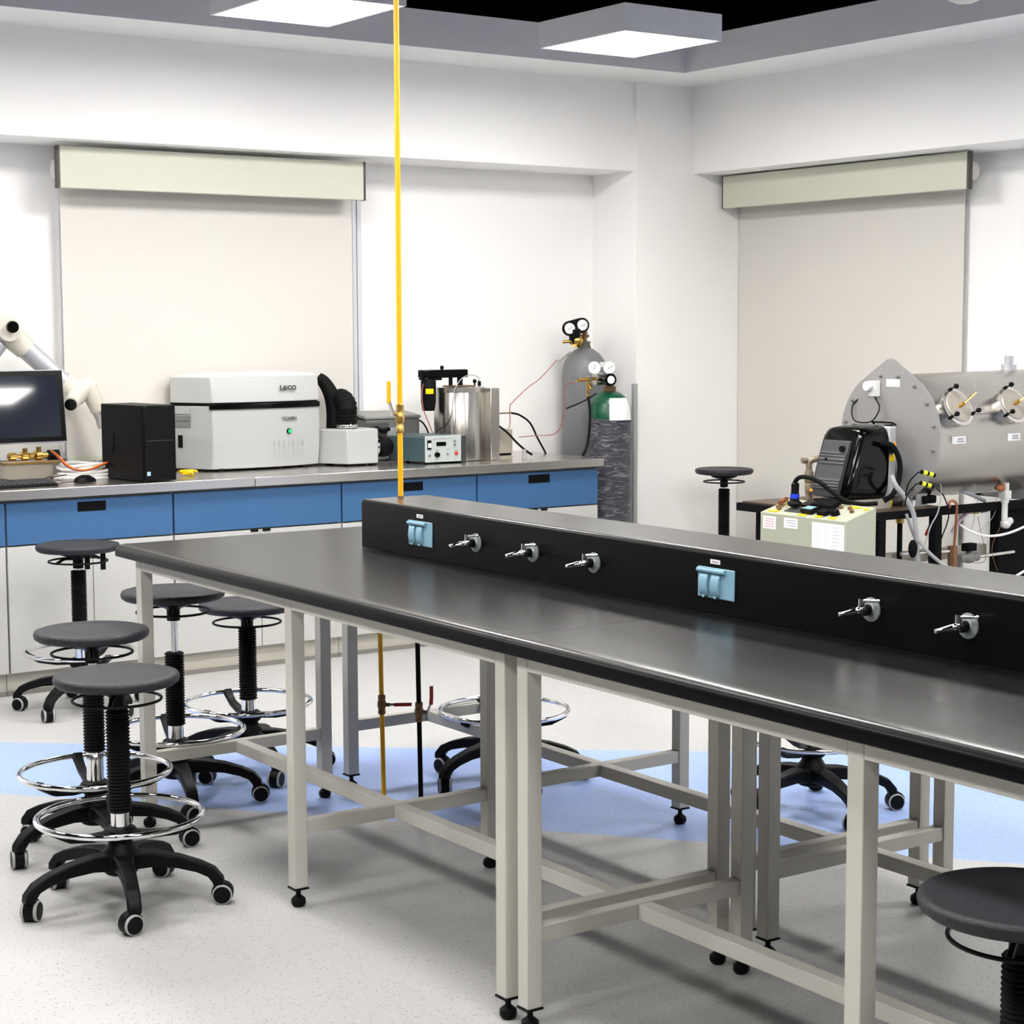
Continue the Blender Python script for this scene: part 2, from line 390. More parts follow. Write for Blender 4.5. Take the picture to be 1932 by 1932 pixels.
# ------------------------------------------------------------------ wall cabinets and counter
CF = 7.72
xs = [1.06, 1.90, 2.734, 3.514, 4.389, 5.172, 5.944]
cl = ['', 'leftmost base cabinet, only a sliver of it inside the left photo edge', 'base cabinet with handled blue drawer over white doors, behind the rear stool', 'base cabinet with plain blue front under the grey analyser', 'base cabinet whose blue drawer is crossed by the yellow pipe', 'end base cabinet with blue drawer beside the wrapped gas cylinder']
for i in range(1, 6):
    x0, x1 = xs[i], xs[i+1]; cx = (x0+x1)/2; o = (cx, CF, 0)
    t = thing('base_cabinet', cl[i], 'cabinet', o, 0, 'base cabinets along the back wall')
    hw = (x1-x0)/2
    MB().box((-hw+.001, .02, .105), (hw-.001, YW-CF-.01, .856)).build('body', carcass_m, t)
    g = .0045
    dr = MB().box((-hw+g, 0, .664), (hw-g, .019, .848)).build('drawer', blue_m, t, bevel=.0015)
    if i != 3:
        hx = {1: None, 2: (3.059, 3.191), 4: (4.715, 4.85), 5: (5.491, 5.626)}.get(i)
        if i == 2: hx = (3.059, 3.191)
        if hx: a, c_ = hx[0]-cx, hx[1]-cx
        else: a, c_ = -.068, .068
        hd = MB(); hd.box((a, -.0015, .793), (c_, .001, .836)); hd.build('handle', gap_m, dr, bevel=.001)
    for sx in (-1, 1):
        a, c_ = (-hw+g, -.0015) if sx < 0 else (.0015, hw-g)
        d = MB().box((a, .0, .106), (c_, .019, .657)).build('door', door_m, t, bevel=.0015)
        hh = (c_-.05, c_-.01) if sx < 0 else (a+.01, a+.05)
        MB().box((hh[0], -.004, .648), (hh[1], .004, .658)).build('pull', gap_m, d)
    MB().box((-hw+.0015, .05, .0), (hw-.0015, .065, .103)).build('plinth', plinth_m, t)
    MB().box((-hw+.0015, .045, .0), (hw-.0015, .0495, .02)).build('plinth_seal', carcass_m, t)
wt = thing('worktop', 'stainless steel counter along the back wall', 'worktop', (3.4, CF, .86))
O = (3.4, CF, .86)
for x0, x1 in ((1.90, 3.912), (3.9135, 5.958)):
    MB().box(*lb(O, (x0, 7.688, .862), (x1, YW-.002, .905))).build('steel_top', steel, wt, bevel=.003)
MB().box(*lb(O, (1.90, 8.36, .9055), (3.46, 8.38, .99))).build('upstand', steel, wt, bevel=.003)

# ------------------------------------------------------------------ island bench
TH = R(-0.1776); BX, BY = 2.3189, 5.4802
def bench_pt(u, v, z=0): return Vector((BX+u*math.cos(TH)+v*math.sin(TH), BY+u*math.sin(TH)-v*math.cos(TH), z))
def bench_thing(name, label, cat, u, v, z=0, group=None): return thing(name, label, cat, bench_pt(u, v, z), TH, group)
# local frame of a bench thing: +x = u, -y = v
ZTOP = .9075
def lab_bench(label, v0, v1, left):
    t = bench_thing('lab_bench', label, 'lab bench', 0, v0, 0, 'lab benches forming the island'); s = .04
    def leg(u, v):
        l = MB().box((u, -v-s, .055), (u+s, -v, .866)).build('leg', frame_m, t, bevel=.002)
        q = MB(); q.box((u-.002, -v-s-.002, .05), (u+s+.002, -v+.002, .055)); c = (u+s/2, -v-s/2)
        q.cyl((*c, .028), (*c, .05), .007, n=12); q.lathe([(.008, .032), (.013, .028), (.020, .022), (.021, .010), (.017, .003), (.013, 0)], (*c, 0), n=20)
        q.build('foot', black_plastic, l)
    for ua, ub, dv in ((.03, .71, 0), (.80, 1.48, -.045)):
        if left: vs = (.025-v0+dv, 1.03-v0+dv, 2.052-v0+dv)
        else: vs = (2.14-v0+dv, 3.17-v0+dv, 4.19-v0+dv)
        for v in vs:
            leg(ua, v); leg(ub-s, v)
            MB().box((ua+s, -v-s+.004, .205), (ub-s, -v-.002, .243)).build('cross_rail', frame_m, t, bevel=.002)
            MB().box((ua+s, -v-s, .832), (ub-s, -v, .8665)).build('top_rail', frame_m, t, bevel=.002)
        for a, c_ in zip(vs, vs[1:]):
            um = (ua+ub)/2
            MB().box((um-.02, -c_-.001, .205), (um+.02, -a-s+.002, .2425)).build('long_rail', frame_m, t, bevel=.002)
            for u in (ua, ub-s): MB().box((u, -c_, .832), (u+s, -a-s, .8665)).build('top_rail', frame_m, t, bevel=.002)
    n = 8; r = .022; L_ = v1-v0; Wd = 1.55; zb = ZTOP-.04
    prof = [(0.004, 0), (0, .003)]+[(r-r*math.cos(PI/2*k/n), .04-r+r*math.sin(PI/2*k/n)) for k in range(n+1)]+[(.022+.012, .0408), (.05, .0400)]
    prof += [(Wd-.05, .04), (Wd-r, .04)]+[(Wd-r+r*math.sin(PI/2*k/n), .04-r+r*math.cos(PI/2*k/n)) for k in range(1, n+1)]+[(Wd, 0)]
    def ring(v, dz): return [(u, -v, zb+(max(0, z-dz) if z > .02 else z)) for u, z in prof]
    rs = [ring(0, .012), ring(.004, .004), ring(.012, 0), ring(L_, 0)] if left else [ring(0, 0), ring(L_, 0)]
    MB().loft(rs).build('bench_top', dull_side_black, t, ang=50, top=bench_black)
    return t
ZTOP = .9075
lab_bench('matt black topped island bench at the left, its far corner free, on cream steel legs', -.065, 2.125, True)
lab_bench('black topped island bench running out of the photo at the right', 2.1265, 4.30, False)
# raised service spine
u0, u1, v0, v1, zs0, zs1 = .597, .850, .478, 4.30, ZTOP+.001, 1.059
sp = bench_thing('service_spine', 'raised black service ledge along the bench with sockets and gas taps', 'service ledge', u0, v0, zs0)
w_ = u1-u0; h = zs1-zs0
for a, c_ in ((0, 2.72), (2.7215, v1-v0)):
    r = .014; n = 6
    prof = [(0, 0)]+[(r-r*math.cos(PI/2*k/n), h-r+r*math.sin(PI/2*k/n)) for k in range(n+1)]+[(.022, h+.0008), (.034, h)]
    prof += [(w_-r, h)]+[(w_-r+r*math.sin(PI/2*k/n), h-r+r*math.cos(PI/2*k/n)) for k in range(1, n+1)]+[(w_, 0)]
    MB().loft([[(u, -a, z) for u, z in prof], [(u, -c_, z) for u, z in prof]]).build('panel', dull_side_black, sp, ang=50, top=bench_black)
def socket(v, zc=.982):
    z = zc-zs0; y = -(v-v0); hw, hh = .066, .037
    m = MB(); m.box((-.004, y-hw, z-hh), (0, y+hw, z+hh)); s_ = m.build('socket_outlet', sock_m, sp, bevel=.002)
    m = MB(); m.cyl((-.0065, y+hw-.003, z+hh-.008), (-.0065, y-.036, z+hh-.008), .006, n=14); m.box((-.006, y-.035, z+hh-.012), (-.003, y+hw-.004, z+hh-.004)); m.build('hinge', sock_m, s_)
    for dy in (.040, -.002):
        m = MB(); pts = []
        for k in range(9):
            a = PI*(k/8-.5); pts.append((-.004-.010*math.cos(a), y+dy-.016, z-.006+.028*math.sin(a)))
        m.prism(pts, (0, .030, 0)); m.build('flap', sock_m, s_, bevel=.003)
        m = MB(); m.cyl((-.009, y+dy, z-.031), (-.003, y+dy, z-.031), .006, n=12); m.build('catch', sock_m, s_)
    m = MB(); m.box((-.0052, y+.0015+.0155-.0, z-.033), (-.0041, y+.0215, z+.022)); m.build('recess', sock_d, s_)
    m = MB(); m.box((-.0022, y-.012, z+hh+.009), (0, y+.022, z+hh+.0195)); l_ = m.build('label', paper, sp)
    m = MB()
    for k in range(4): m.box((-.003, y-.006+.006*k, z+hh+.0125), (-.0023, y-.003+.006*k, z+hh+.0165))
    m.build('marking', ink, l_)
def tap(v, zc=.982):
    z = zc-zs0; y = -(v-v0)
    m = MB(); m.lathe([(.027, 0), (.0265, .0035), (.015, .006), (.013, .010)], (0, y, z), (-1, 0, 0), n=36); g_ = m.build('gas_tap', grey_plate, sp)
    m = MB(); m.lathe([(.0125, .006), (.0125, .022), (.009, .026), (.009, .034)], (0, y, z), (-1, 0, 0), n=20); m.build('stem', black_plastic, g_)
    m = MB(); m.cyl((-.030, y, z-.006), (-.030, y, z+.026), .0085, .0075, n=18); m.sphere((-.030, y, z+.003), .0098); m.build('valve_body', chrome, g_)
    m = MB(); m.lathe([(.0085, 0), (.0085, .008), (.0065, .012), (.0085, .015), (.0050, .046), (.0056, .048), (.0042, .052)], (-.032, y, z+.001), (-.9, .32, -.13), n=16); m.build('nozzle', chrome, g_)
    m = MB(); m.cyl((-.030, y, z+.021), (-.026, y-.045, z+.026), .0042, .0032, n=12); m.sphere((-.026, y-.046, z+.0262), .0046, n=12); m.build('lever', chrome, g_)
for v in (.829, 2.165, 3.55): socket(v)
for v in (1.125, 1.405, 1.68, 2.672, 2.945, 3.22): tap(v)

# ------------------------------------------------------------------ gas pipes
gp = thing('gas_pipe', 'thin yellow gas pipe rising from the bench ledge to the ceiling', 'pipe', (3.042, 4.974, 1.0605))
MB().cyl((0,0,0), (0,0,3.549-1.0605), .0084, n=20).build('pipe', yellow_m, gp)
MB().lathe([(.011, 0), (.011, .003), (.008, .004)], n=20).build('collar', bronze, gp)
m = MB(); z0 = 1.335-1.0605
m.lathe([(.0105, -.070), (.0125, -.068), (.0125, -.052), (.011, -.050), (.011, -.040), (.0135, -.038), (.0145, -.025), (.0135, -.012), (.0115, -.008), (.0125, .004), (.0125, .018), (.0105, .020)], (0,0,z0), n=24)
m.lathe([(.008, .0), (.0085, .014), (.005, .016), (.005, .024)], (0, 0, z0-.012), (-.9, .3, 0), n=16)
vb = m.build('valve', brass, gp)
m = MB(); m.prism([(-.021, 0, z0-.018), (-.026, 0, z0-.018), (-.027, 0, z0-.004), (-.038, .0, z0+.026), (-.034, 0, z0+.028), (-.022, 0, z0-.002)], (0, .014, 0)); m.build('lever', steel, gp)
m = MB(); m.tube([(-.036, .007, z0+.022), (-.036, .007, z0+.03), (-.036, .007, z0+.085), (-.036, .007, z0+.091)], .0066, n=12, k=1); m.build('grip', yellow_m, gp)
def under_pipe(name, label, mt, base, rot, lever_up):
    t = thing(name, label, 'pipe', base)
    MB().cyl((0,0,0), (.0, .02, .825), .0078, n=18).build('pipe', mt, t)
    z = rot
    m = MB(); m.lathe([(.010, -.032), (.0125, -.03), (.0125, -.018), (.011, -.015), (.0145, -.006), (.0145, .008), (.0115, .014), (.0125, .018), (.0125, .030), (.010, .032)], (0, .02*z/.825, z), n=22)
    dirv = Vector((.62, -.75, 0)).normalized(); c = Vector((0, .02*z/.825, z))
    m.cyl(c, c+dirv*.028, .0065, n=12); m.build('valve', bronze, t)
    e = c+dirv*.028
    if lever_up:
        MB().tube([e, e+dirv*.008+Vector((0,0,.02)), e+dirv*.012+Vector((0,0,.03))], .004, n=8).build('lever', steel, t)
        MB().tube([e+dirv*.012+Vector((0,0,.026)), e+dirv*.014+Vector((0,0,.05)), e+dirv*.014+Vector((0,0,.085))], .0062, n=12).build('grip', red_m, t)
    else:
        s_ = Vector((.80, -.60, .02))
        MB().cyl(e-dirv*.006, e+s_*.018, .0045, n=8).build('lever', steel, t)
        MB().tube([e+s_*.014, e+s_*.04, e+s_*.072], .0062, n=12).build('grip', red_m, t)
    return t
under_pipe('gas_pipe', 'yellow gas pipe under the bench with level red handle', yellow_m, (3.073, 5.148, 0), .36, False)
under_pipe('water_pipe', 'black pipe under the bench with upright red handle', rubber, (3.072, 4.915, 0), .375, True)

# ------------------------------------------------------------------ stools
STG = 'black round lab stools on castors'
def make_stool(label, loc, phase, zs, b0, b1, dia=.345, ringz=.25, lever=None):
    t = thing('lab_stool', label, 'stool', (*loc, 0), 0, STG); r = dia/2
    prof = [(0, .012), (r*.5, .012), (r*.8, .010), (r*.92, .013), (r*.98, .010), (r, .001), (r*.985, -.010), (r*.93, -.017), (r*.8, -.020), (0, -.022)]
    MB().lathe(prof, (0,0,zs), n=64).build('seat', seat_m, t, ang=60)
    m = MB(); m.lathe([(.075, zs-.022), (.07, zs-.034), (.03, zs-.048), (.022, zs-.054), (.022, zs-.09), (.0, zs-.09)], n=28); m.build('seat_mount', black_plastic, t)
    m = MB(); m.torus((0,0,zs-.060), r*.70, .0042, n=56, m=8)
    for k in range(2):
        a = R(phase+20+180*k); m.tube([(math.cos(a)*.03, math.sin(a)*.03, zs-.048), (math.cos(a)*r*.45, math.sin(a)*r*.45, zs-.045), (math.cos(a)*r*.7, math.sin(a)*r*.7, zs-.059)], .0065, n=8)
    m.build('height_ring', black_plastic, t)
    MB().cyl((0,0,.13), (0,0,zs-.088), .0125, n=24).build('gas_post', chrome, t)
    MB().cyl((0,0,.14), (0,0,b0+.05), .0255, n=24).build('post_sleeve', chrome, t)
    m = MB(); pr = []; n = int((b1-b0)/.0095); st = (b1-b0)/n
    for k in range(n):
        z = b0+k*st; pr += [(.0285, z), (.0335, z+st*.45), (.0285, z+st*.9)]
    m.lathe([(.02, b0)]+pr+[(.0285, b1), (.018, b1+.002)], n=28); m.build('bellows', rubber, t, ang=20)
    m = MB(); m.torus((0,0,ringz), .2255, .0088, n=72, m=12); m.build('foot_ring', chrome, t)
    m = MB(); m.lathe([(.040, .185), (.046, .19), (.046, .214), (.034, .222), (.026, .222)], n=28)
    for k in range(3):
        a = R(phase+35+120*k); c, s_ = math.cos(a), math.sin(a)
        rings = []
        for d, z, w_, h_ in ((.035, .205, .036, .018), (.10, .206, .032, .020), (.17, .218, .028, .020), (.205, .237, .030, .020), (.2235, .251, .034, .026)):
            q = Vector((c*d, s_*d, z)); sd_ = Vector((-s_, c, 0))
            rings.append([q+sd_*w_/2+Vector((0,0,h_/2)), q-sd_*w_/2+Vector((0,0,h_/2)), q-sd_*w_/2-Vector((0,0,h_/2)), q+sd_*w_/2-Vector((0,0,h_/2))])
        m.loft(rings)
    m.build('ring_bracket', black_plastic, t, bevel=.005)
    m = MB(); m.lathe([(.02, .085), (.045, .09), (.055, .12), (.052, .150), (.036, .168), (.030, .19)], n=32)
    RA = .268
    for k in range(5):
        a = R(phase+72*k); c, s_ = math.cos(a), math.sin(a); sd_ = Vector((-s_, c, 0)); rings = []
        for d, z, w_, h_, tl in ((.025, .126, .062, .05, 0), (.09, .129, .050, .042, 0), (.16, .121, .043, .035, .10), (.215, .106, .040, .031, .25), (.250, .090, .039, .030, .6), (RA, .068, .039, .031, 1.15), (RA+.003, .052, .036, .030, 1.5)):
            q = Vector((c*d, s_*d, z)); nn = Vector((c*math.sin(tl), s_*math.sin(tl), math.cos(tl)))
            rings.append([q+sd_*w_/2+nn*h_/2, q-sd_*w_/2+nn*h_/2, q-sd_*w_/2*.9-nn*h_/2, q+sd_*w_/2*.9-nn*h_/2])
        m.loft(rings)
    m.build('base', black_plastic, t, bevel=.006, seg=3)
    for k in range(5):
        a = R(phase+72*k); cc = Vector((math.cos(a)*RA, math.sin(a)*RA, 0)); tw = R(phase*3+k*140+15)
        f = Vector((math.cos(tw), math.sin(tw), 0)); sd_ = Vector((-f.y, f.x, 0)); wc = cc+f*.012+Vector((0,0,.028))
        m = MB()
        m.cyl(cc+Vector((0,0,.03)), cc+Vector((0,0,.058)), .008, n=10)
        m.cyl(wc-sd_*.008, wc+sd_*.008, .016, n=16)
        m.lathe([(.0305, -.0135), (.0305, .0135)], wc+Vector((0,0,.003)), sd_, n=24)
        ca = m.build('caster', black_plastic, t)
        for sg in (-1, 1):
            m = MB(); m.lathe([(.021, .0), (.0278, .0), (.028, .003), (.028, .0065), (.0245, .0085)], wc+sd_*sg*.0138, sd_*sg, n=28); m.build('wheel', grey_rim, ca)
            m = MB(); m.lathe([(.0245, .008), (.023, .0102), (0, .0108)], wc+sd_*sg*.0138, sd_*sg, n=28); m.build('wheel_cap', black_plastic, ca)
    if lever:
        for dx, dy, l in lever:
            MB().box((dx-.011, dy-.002, zs-.022-l), (dx+.011, dy+.002, zs-.022)).build('strap', rubber, t)
    return t
make_stool('front stool of the lower left crowd, whole base and foot ring in view', (1.975, 4.735), 38, .638, .262, .548)
make_stool('stool behind and left of the front left stool, more chrome sleeve showing', (2.122, 5.27), 47, .676, .312, .56)
make_stool('raised stool behind the bench corner leg, long chrome post showing', (2.568, 5.66), 40, .713, .268, .515)
make_stool('low stool half under the left bench end, farthest right of the left crowd', (2.976, 5.931), 48, .603, .262, .525)
make_stool('stool against the base cabinets with two straps hanging from its seat', (2.892, 7.308), 3, .690, .262, .59, lever=[(.085, -.06, .075), (.02, -.05, .07)])
make_stool('stool standing alone in the far corner by the tall blind', (6.79, 7.68), 20, .80, .28, .70, dia=.322)
make_stool('stool tucked under the bench behind the black pipe, only its foot ring and base visible', (3.634, 5.261), 42, .64, .268, .545, ringz=.256)
make_stool('stool beyond the far side of the bench, seen between the right bench legs', (4.23, 4.34), 40, .60, .262, .50)
make_stool('big foreground stool cut off by the lower right photo corner', (2.385, 1.95), 10, .648, .262, .562)
# ------------------------------------------------------------------ on the counter
ZC = .905
def seg(name, a, b_, r0, r1, m, parent, n=24): return MB().cyl(a, b_, r0, r1, n=n).build(name, m, parent)
# computer monitor
O = Vector((2.78, 8.02, ZC))
mt = thing('monitor', 'black flat monitor with silver edge reflecting a ceiling lamp, at the left photo edge', 'monitor', O, 0)
TM = Matrix.Translation((0, 0, .34)) @ Matrix.Rotation(R(-7.3), 4, 'X') @ Matrix.Translation((0, 0, -.34))
MB().box((-.31, 0, .178), (.352, .028, .507), TM).build('housing', alu_m, mt, bevel=.006)
MB().box((-.305, -.0025, .183), (.347, 0, .502), TM).build('bezel', gloss_black, mt)
MB().box((-.282, -.0035, .204), (.324, -.0026, .481), TM).build('screen', screen_m, mt)
m = MB(); m.box((-.12, -.03, 0), (.12, .15, .012)); m.box((-.03, .03, .012), (.03, .05, .30)); m.build('stand', black_plastic, mt, bevel=.004)
# keyboard, mouse
kb = thing('keyboard', 'black keyboard at the left end of the steel counter', 'keyboard', (2.775, 7.86, ZC), R(3))
MB().prism([(-.23, -.065, 0), (-.23, .075, 0), (-.23, .075, .024), (-.23, -.065, .011)], (.46, 0, 0)).build('body', black_plastic, kb, bevel=.003)
m = MB()
for r_ in range(5):
    for c_ in range(20):
        x = -.218+c_*.0222; y = -.052+r_*.0235; z = .012+(y+.065)/.14*.013; m.box((x, y, z-.002), (x+.0185, y+.0185, z+.005))
m.build('keys', cover_grey, kb)
ms = thing('mouse', 'black computer mouse in front of the coiled white cable', 'mouse', (3.163, 7.885, ZC), R(20))
m = MB()
m.loft([[(x, y*.031*w, z) for y, z in [(math.cos(PI*k/8), .003+h_*math.sin(PI*k/8)) for k in range(9)]] for x, w, h_ in ((-.055, .45, .012), (-.045, .8, .024), (-.015, 1, .034), (.02, .98, .031), (.045, .8, .019), (.055, .4, .008))])
m.build('shell', black_plastic, ms)
MB().tube([(-.055, 0, .008), (-.10, .03, .006), (-.16, .0, .005), (-.23, .05, .006), (-.20, .10, .006), (-.12, .10, .03), (-.06, .15, .02), (.06, .16, .03), (.10, .2, .02)], .0019, n=6).build('cord', black_plastic, ms)
# white cable coil
cc = thing('cable_coil', 'coil of thick white cable beside the black computer tower', 'cable', (3.235, 8.09, ZC))
for k in range(5):
    m = MB(); pts = []
    for j in range(25):
        a = 2*PI*j/24; pts.append((math.cos(a)*(.13-.006*k)+.012*(k % 3), math.sin(a)*.085+.004*k, .010+.014*k+.004*math.sin(a*2+k)))
    m.tube(pts, .0075, n=8, k=2).build('loop', tube_white, cc)
oc = MB(); a_ = [ony(97, 850, 8.12), ony(112, 862, 8.05), ony(128, 878, 8.0), ony(150, 886, 7.98), ony(172, 884, 7.98), ony(198, 874, 8.02), ony(215, 870, 8.05)]
tag(oc.tube(a_, .0042, n=8).build('orange_cable', orange_m, loc=a_[3]), 'orange cable sagging from the brass fitting to the computer tower', 'cable')
tag(MB().tube([p+Vector((0, .012, -.006 if 0 < i < 6 else 0)) for i, p in enumerate(a_)], .0035, n=8).build('red_cable', hose_red, loc=a_[3]), 'thin red cable running along the orange cable', 'cable')
gc = thing('plug_adaptor', 'grey plug adaptors lying behind the cable coil', 'plug', (3.355, 8.25, ZC))
MB().box((-.035, -.02, 0), (.005, .02, .07)).build('plug_body', grey_m, gc, bevel=.004); MB().box((.008, -.022, 0), (.05, .018, .075)).build('plug_body', alu_m, gc, bevel=.004)
MB().cyl((.07, -.01, .0), (.07, -.01, .07), .018, n=16).build('plug_cap', tube_grey, gc)
# brass fitting box under the monitor
bf = thing('valve_manifold', 'gold coloured brass valve assembly below the monitor', 'valve', (3.03, 8.21, ZC))
MB().box((-.16, -.03, .0), (.10, .05, .075)).build('block', beige_m, bf, bevel=.003)
MB().box((-.14, -.045, .075), (.14, .05, .083)).build('plate', gold, bf)
m = MB(); m.lathe([(.014, -.11), (.018, -.105), (.018, -.075), (.010, -.07), (.010, -.05), (.020, -.045), (.022, -.02), (.014, -.01), (.014, .01), (.023, .02), (.023, .045), (.013, .05), (.013, .08)], (0, -.02, .11), (1, 0, 0), n=16)
m.cyl((-.03, -.02, .11), (-.03, -.02, .145), .012, n=12); m.cyl((.035, -.02, .11), (.035, -.02, .15), .012, n=12); m.build('fitting', gold, bf)
MB().cyl((.08, -.02, .11), (.13, -.02, .11), .024, n=20).build('knob', black_plastic, bf)
# robot arm
def jp(px, py, y=8.2): return ony(px, py, y)
B0 = Vector((2.50, 8.2, ZC))
ra = thing('robot_arm', 'white jointed robot arm with silver tubes and black joint caps behind the monitor', 'robot arm', B0)
def rl(p): return Vector(p)-B0
sh = jp(-30, 760); el = jp(8, 622); wr = jp(142, 742); w2 = jp(166, 728); ee = jp(186, 775); en = jp(197, 800)
m = MB(); m.cyl((0,0,0), (0,0,.14), .075, .065, n=32); m.sphere((0,0,.18), .075); m.build('base_joint', cream_m, ra)
m = MB(); m.cyl((0,0,.18), rl(el)+Vector((-.03, .0, -.06)), .048, .045); m.build('upper_tube', alu_m, ra)
m = MB(); m.sphere(rl(el), .068); d_ = (wr-el).normalized(); m.cyl(rl(el), rl(el+d_*.13), .060, .052); m.cyl(rl(el)+Vector((.0, -.07, 0)), rl(el), .052, .058, n=28); m.build('elbow_joint', cream_m, ra)
ec = rl(ony(23, 617, 8.10)); seg('joint_cap', ec, ec+Vector((0, -.014, 0)), .028, .026, gloss_black, ra)
seg('forearm_tube', rl(el+d_*.13), rl(el+d_*.36), .0465, .044, alu_m, ra)
m = MB(); m.cyl(rl(el+d_*.355), rl(wr), .052, .056); m.sphere(rl(wr), .058); m.cyl(rl(wr), rl(wr)+Vector((.0, -.0, -.0))+(rl(jp(134, 762, 8.08))-rl(wr)), .052, .032, n=28); m.build('wrist_joint', cream_m, ra)
wc = rl(jp(134, 762, 8.09)); dd = (jp(134, 762, 8.08)-wr).normalized(); seg('joint_cap', wc, wc+dd*.016, .029, .027, gloss_black, ra)
m = MB(); m.sphere(rl(w2), .042); m.cyl(rl(wr), rl(w2), .05, .042); m.cyl(rl(w2), rl(ee), .043, .036); m.build('wrist_link', cream_m, ra)
seg('tool_tube', rl(ee), rl(ee+(en-ee)*.75), .031, .031, alu_m, ra); seg('tool_flange', rl(ee+(en-ee)*.75), rl(ee+(en-ee)*1.15), .036, .034, cream_m, ra)
# computer tower
O = Vector((3.425, 7.86, ZC))
pc = thing('computer_tower', 'black computer tower beside the grey analyser', 'computer', O, R(-12))
K = onz(273, 911, ZC); pc.location = K; pc.rotation_euler = (0, 0, R(7.5))
MB().box((0, .012, .004), (.168, .37, .345)).build('case', black_plastic, pc, bevel=.004)
MB().box((.001, 0, .004), (.167, .0115, .343)).build('front_panel', gloss_black, pc, bevel=.004)
MB().box((.012, -.0008, .185), (.150, -.0001, .187)).build('seam', cover_grey, pc)
MB().box((.014, -.0008, .03), (.032, -.0001, .048)).build('sticker', mat('pale_blue_sticker', (.35, .5, .8), .4), pc)
MB().box((-.0035, .26, .13), (-.0001, .275, .21)).build('handle', gloss_black, pc)
yb = MB(); p0 = Vector((3.66, 7.93, ZC+.012)); yb.tube([p0, p0+Vector((.03, -.02, .01)), p0+Vector((.05, .0, -.004)), p0+Vector((.02, .03, 0)), p0+Vector((-.01, .01, .012)), p0+Vector((.06, .03, .012)), p0+Vector((.12, .10, 0))], .006, n=8)
tag(yb.build('yellow_cable', yel_bright, loc=p0), 'yellow cable bunched between the tower and the analyser', 'cable')
# analyser
O = Vector((3.885, 8.075, ZC))
an = thing('analyser', 'large light grey bench analyser with curved front, black band and green button', 'laboratory analyser', O, R(-1.5))
WF = .60
def outline(ins=0, W_=WF, sag=.052, back=.26, side=.125):
    pts = []
    for k in range(13):
        t = k/12; pts.append((t*W_, -sag*4*t*(1-t)*.75+.0*t+t*.05))
    return [(-side+ins, .205), *pts, (W_+.015, .19), (-.10, .225)]
def an_loft(zs, name, m, ex=lambda z: 0, bevel=.004):
    rings = []
    for z, e in zs: rings.append([(x, y-(e if 0 < i < 14 else 0), z) for i, (x, y) in enumerate(outline())])
    return MB().loft(rings).build(name, m, an, bevel=bevel, ang=30)
an_loft([(.012, -.012), (.10, .003), (.20, .008), (.316, .004)], 'body', body_m)
an_loft([(.3165, -.014), (.330, -.014)], 'gap', gap_m, bevel=0)
lid = an_loft([(.3305, .002), (.40, -.002), (.455, -.012)], 'lid', lid_m)
rg = [[(x*.99+.002, y+.012, .455) for x, y in outline()], [(x*.93+.02, y*.9+.03, .468) for x, y in outline()], [(x*.6+.09, y*.5+.08, .476) for x, y in outline()]]
MB().loft(rg).build('lid_top', white_m, lid, ang=50)
bd = [(x, y) for x, y in outline()][1:14]
m = MB(); m.loft([[(x, y-.013, .300), (x, y+.005, .300), (x, y+.005, .326), (x, y-.013, .326)] for x, y in [(-.012, .004)]+bd]); band = m.build('band', gloss_black, an, bevel=.003)
def on_front(t, off): 
    x = t*WF; y = -.052*3*t*(1-t)+t*.05; dx = WF; dy = (-.052*3*(1-2*t)+.05)
    r_ = Vector((dx, dy, 0)).normalized(); return Vector((x, y, 0))+Vector((r_.y, -r_.x, 0))*off, r_
q, r_ = on_front(.665, .0085); mm = facing(q+Vector((0, 0, .398)), r_, (0, 0, 1)); 
m = MB(); lw = .0031; lh = .011
def stroke(ps): m.tube([mm @ Vector((x, y, .0005)) for x, y in ps], lw, n=6, k=1)
def arc(cx_, a0, a1, w_=.0105, n_=14): return [(cx_+w_*math.cos(R(a0+(a1-a0)*k/n_)), lh*.85*math.sin(R(a0+(a1-a0)*k/n_))) for k in range(n_+1)]
stroke([(-.043, lh*1.2), (-.043, -lh*.6), (-.040, -lh*.85), (-.030, -lh*.85)]); stroke(arc(-.014, 45, 325)); stroke([(-.022, 0), (-.006, 0)]); stroke(arc(.012, 45, 325)); stroke(arc(.037, 0, 360))
m.build('maker_lettering', cover_grey, lid)
q, r_ = on_front(.675, .0125); mm = facing(q+Vector((0, 0, .246)), r_, (0, 0, 1)); text('TGA801', .026, 'model_lettering', cover_grey, an, mm, bold=0)
q, r_ = on_front(.67, .0085); nrm = Vector((r_.y, -r_.x, 0)); q += Vector((0, 0, .186))
MB().lathe([(.0135, 0), (.0135, .006), (.010, .008)], q, nrm, n=24).build('button_ring', gap_m, an); MB().lathe([(.0098, .0), (.0098, .009), (.006, .011), (0, .0112)], q, nrm, n=20).build('button', green_glow, an)
m = MB()
for row, z in enumerate((.125, .073)):
    for k in range(7):
        q, r_ = on_front(.53+.047*k, .008); nn = Vector((r_.y, -r_.x, 0)); a = q+Vector((0, 0, z-.017)); c_ = q+Vector((0, 0, z+.017)); m.cyl(a+nn*.002, c_+nn*.002, .0022, n=8)
m.build('vents', mat('vent_grey', (.38, .39, .39), .5, var=.03), an)
sdn = Vector((-.125, .205, 0)).normalized()
def side_pt(f, z, off=.001):
    p = Vector((0, 0, 0)).lerp(Vector((-.125, .205, 0)), f); n_ = Vector((-.205, -.125, 0)).normalized(); return p+n_*(off+.004)+Vector((0, 0, z)), n_
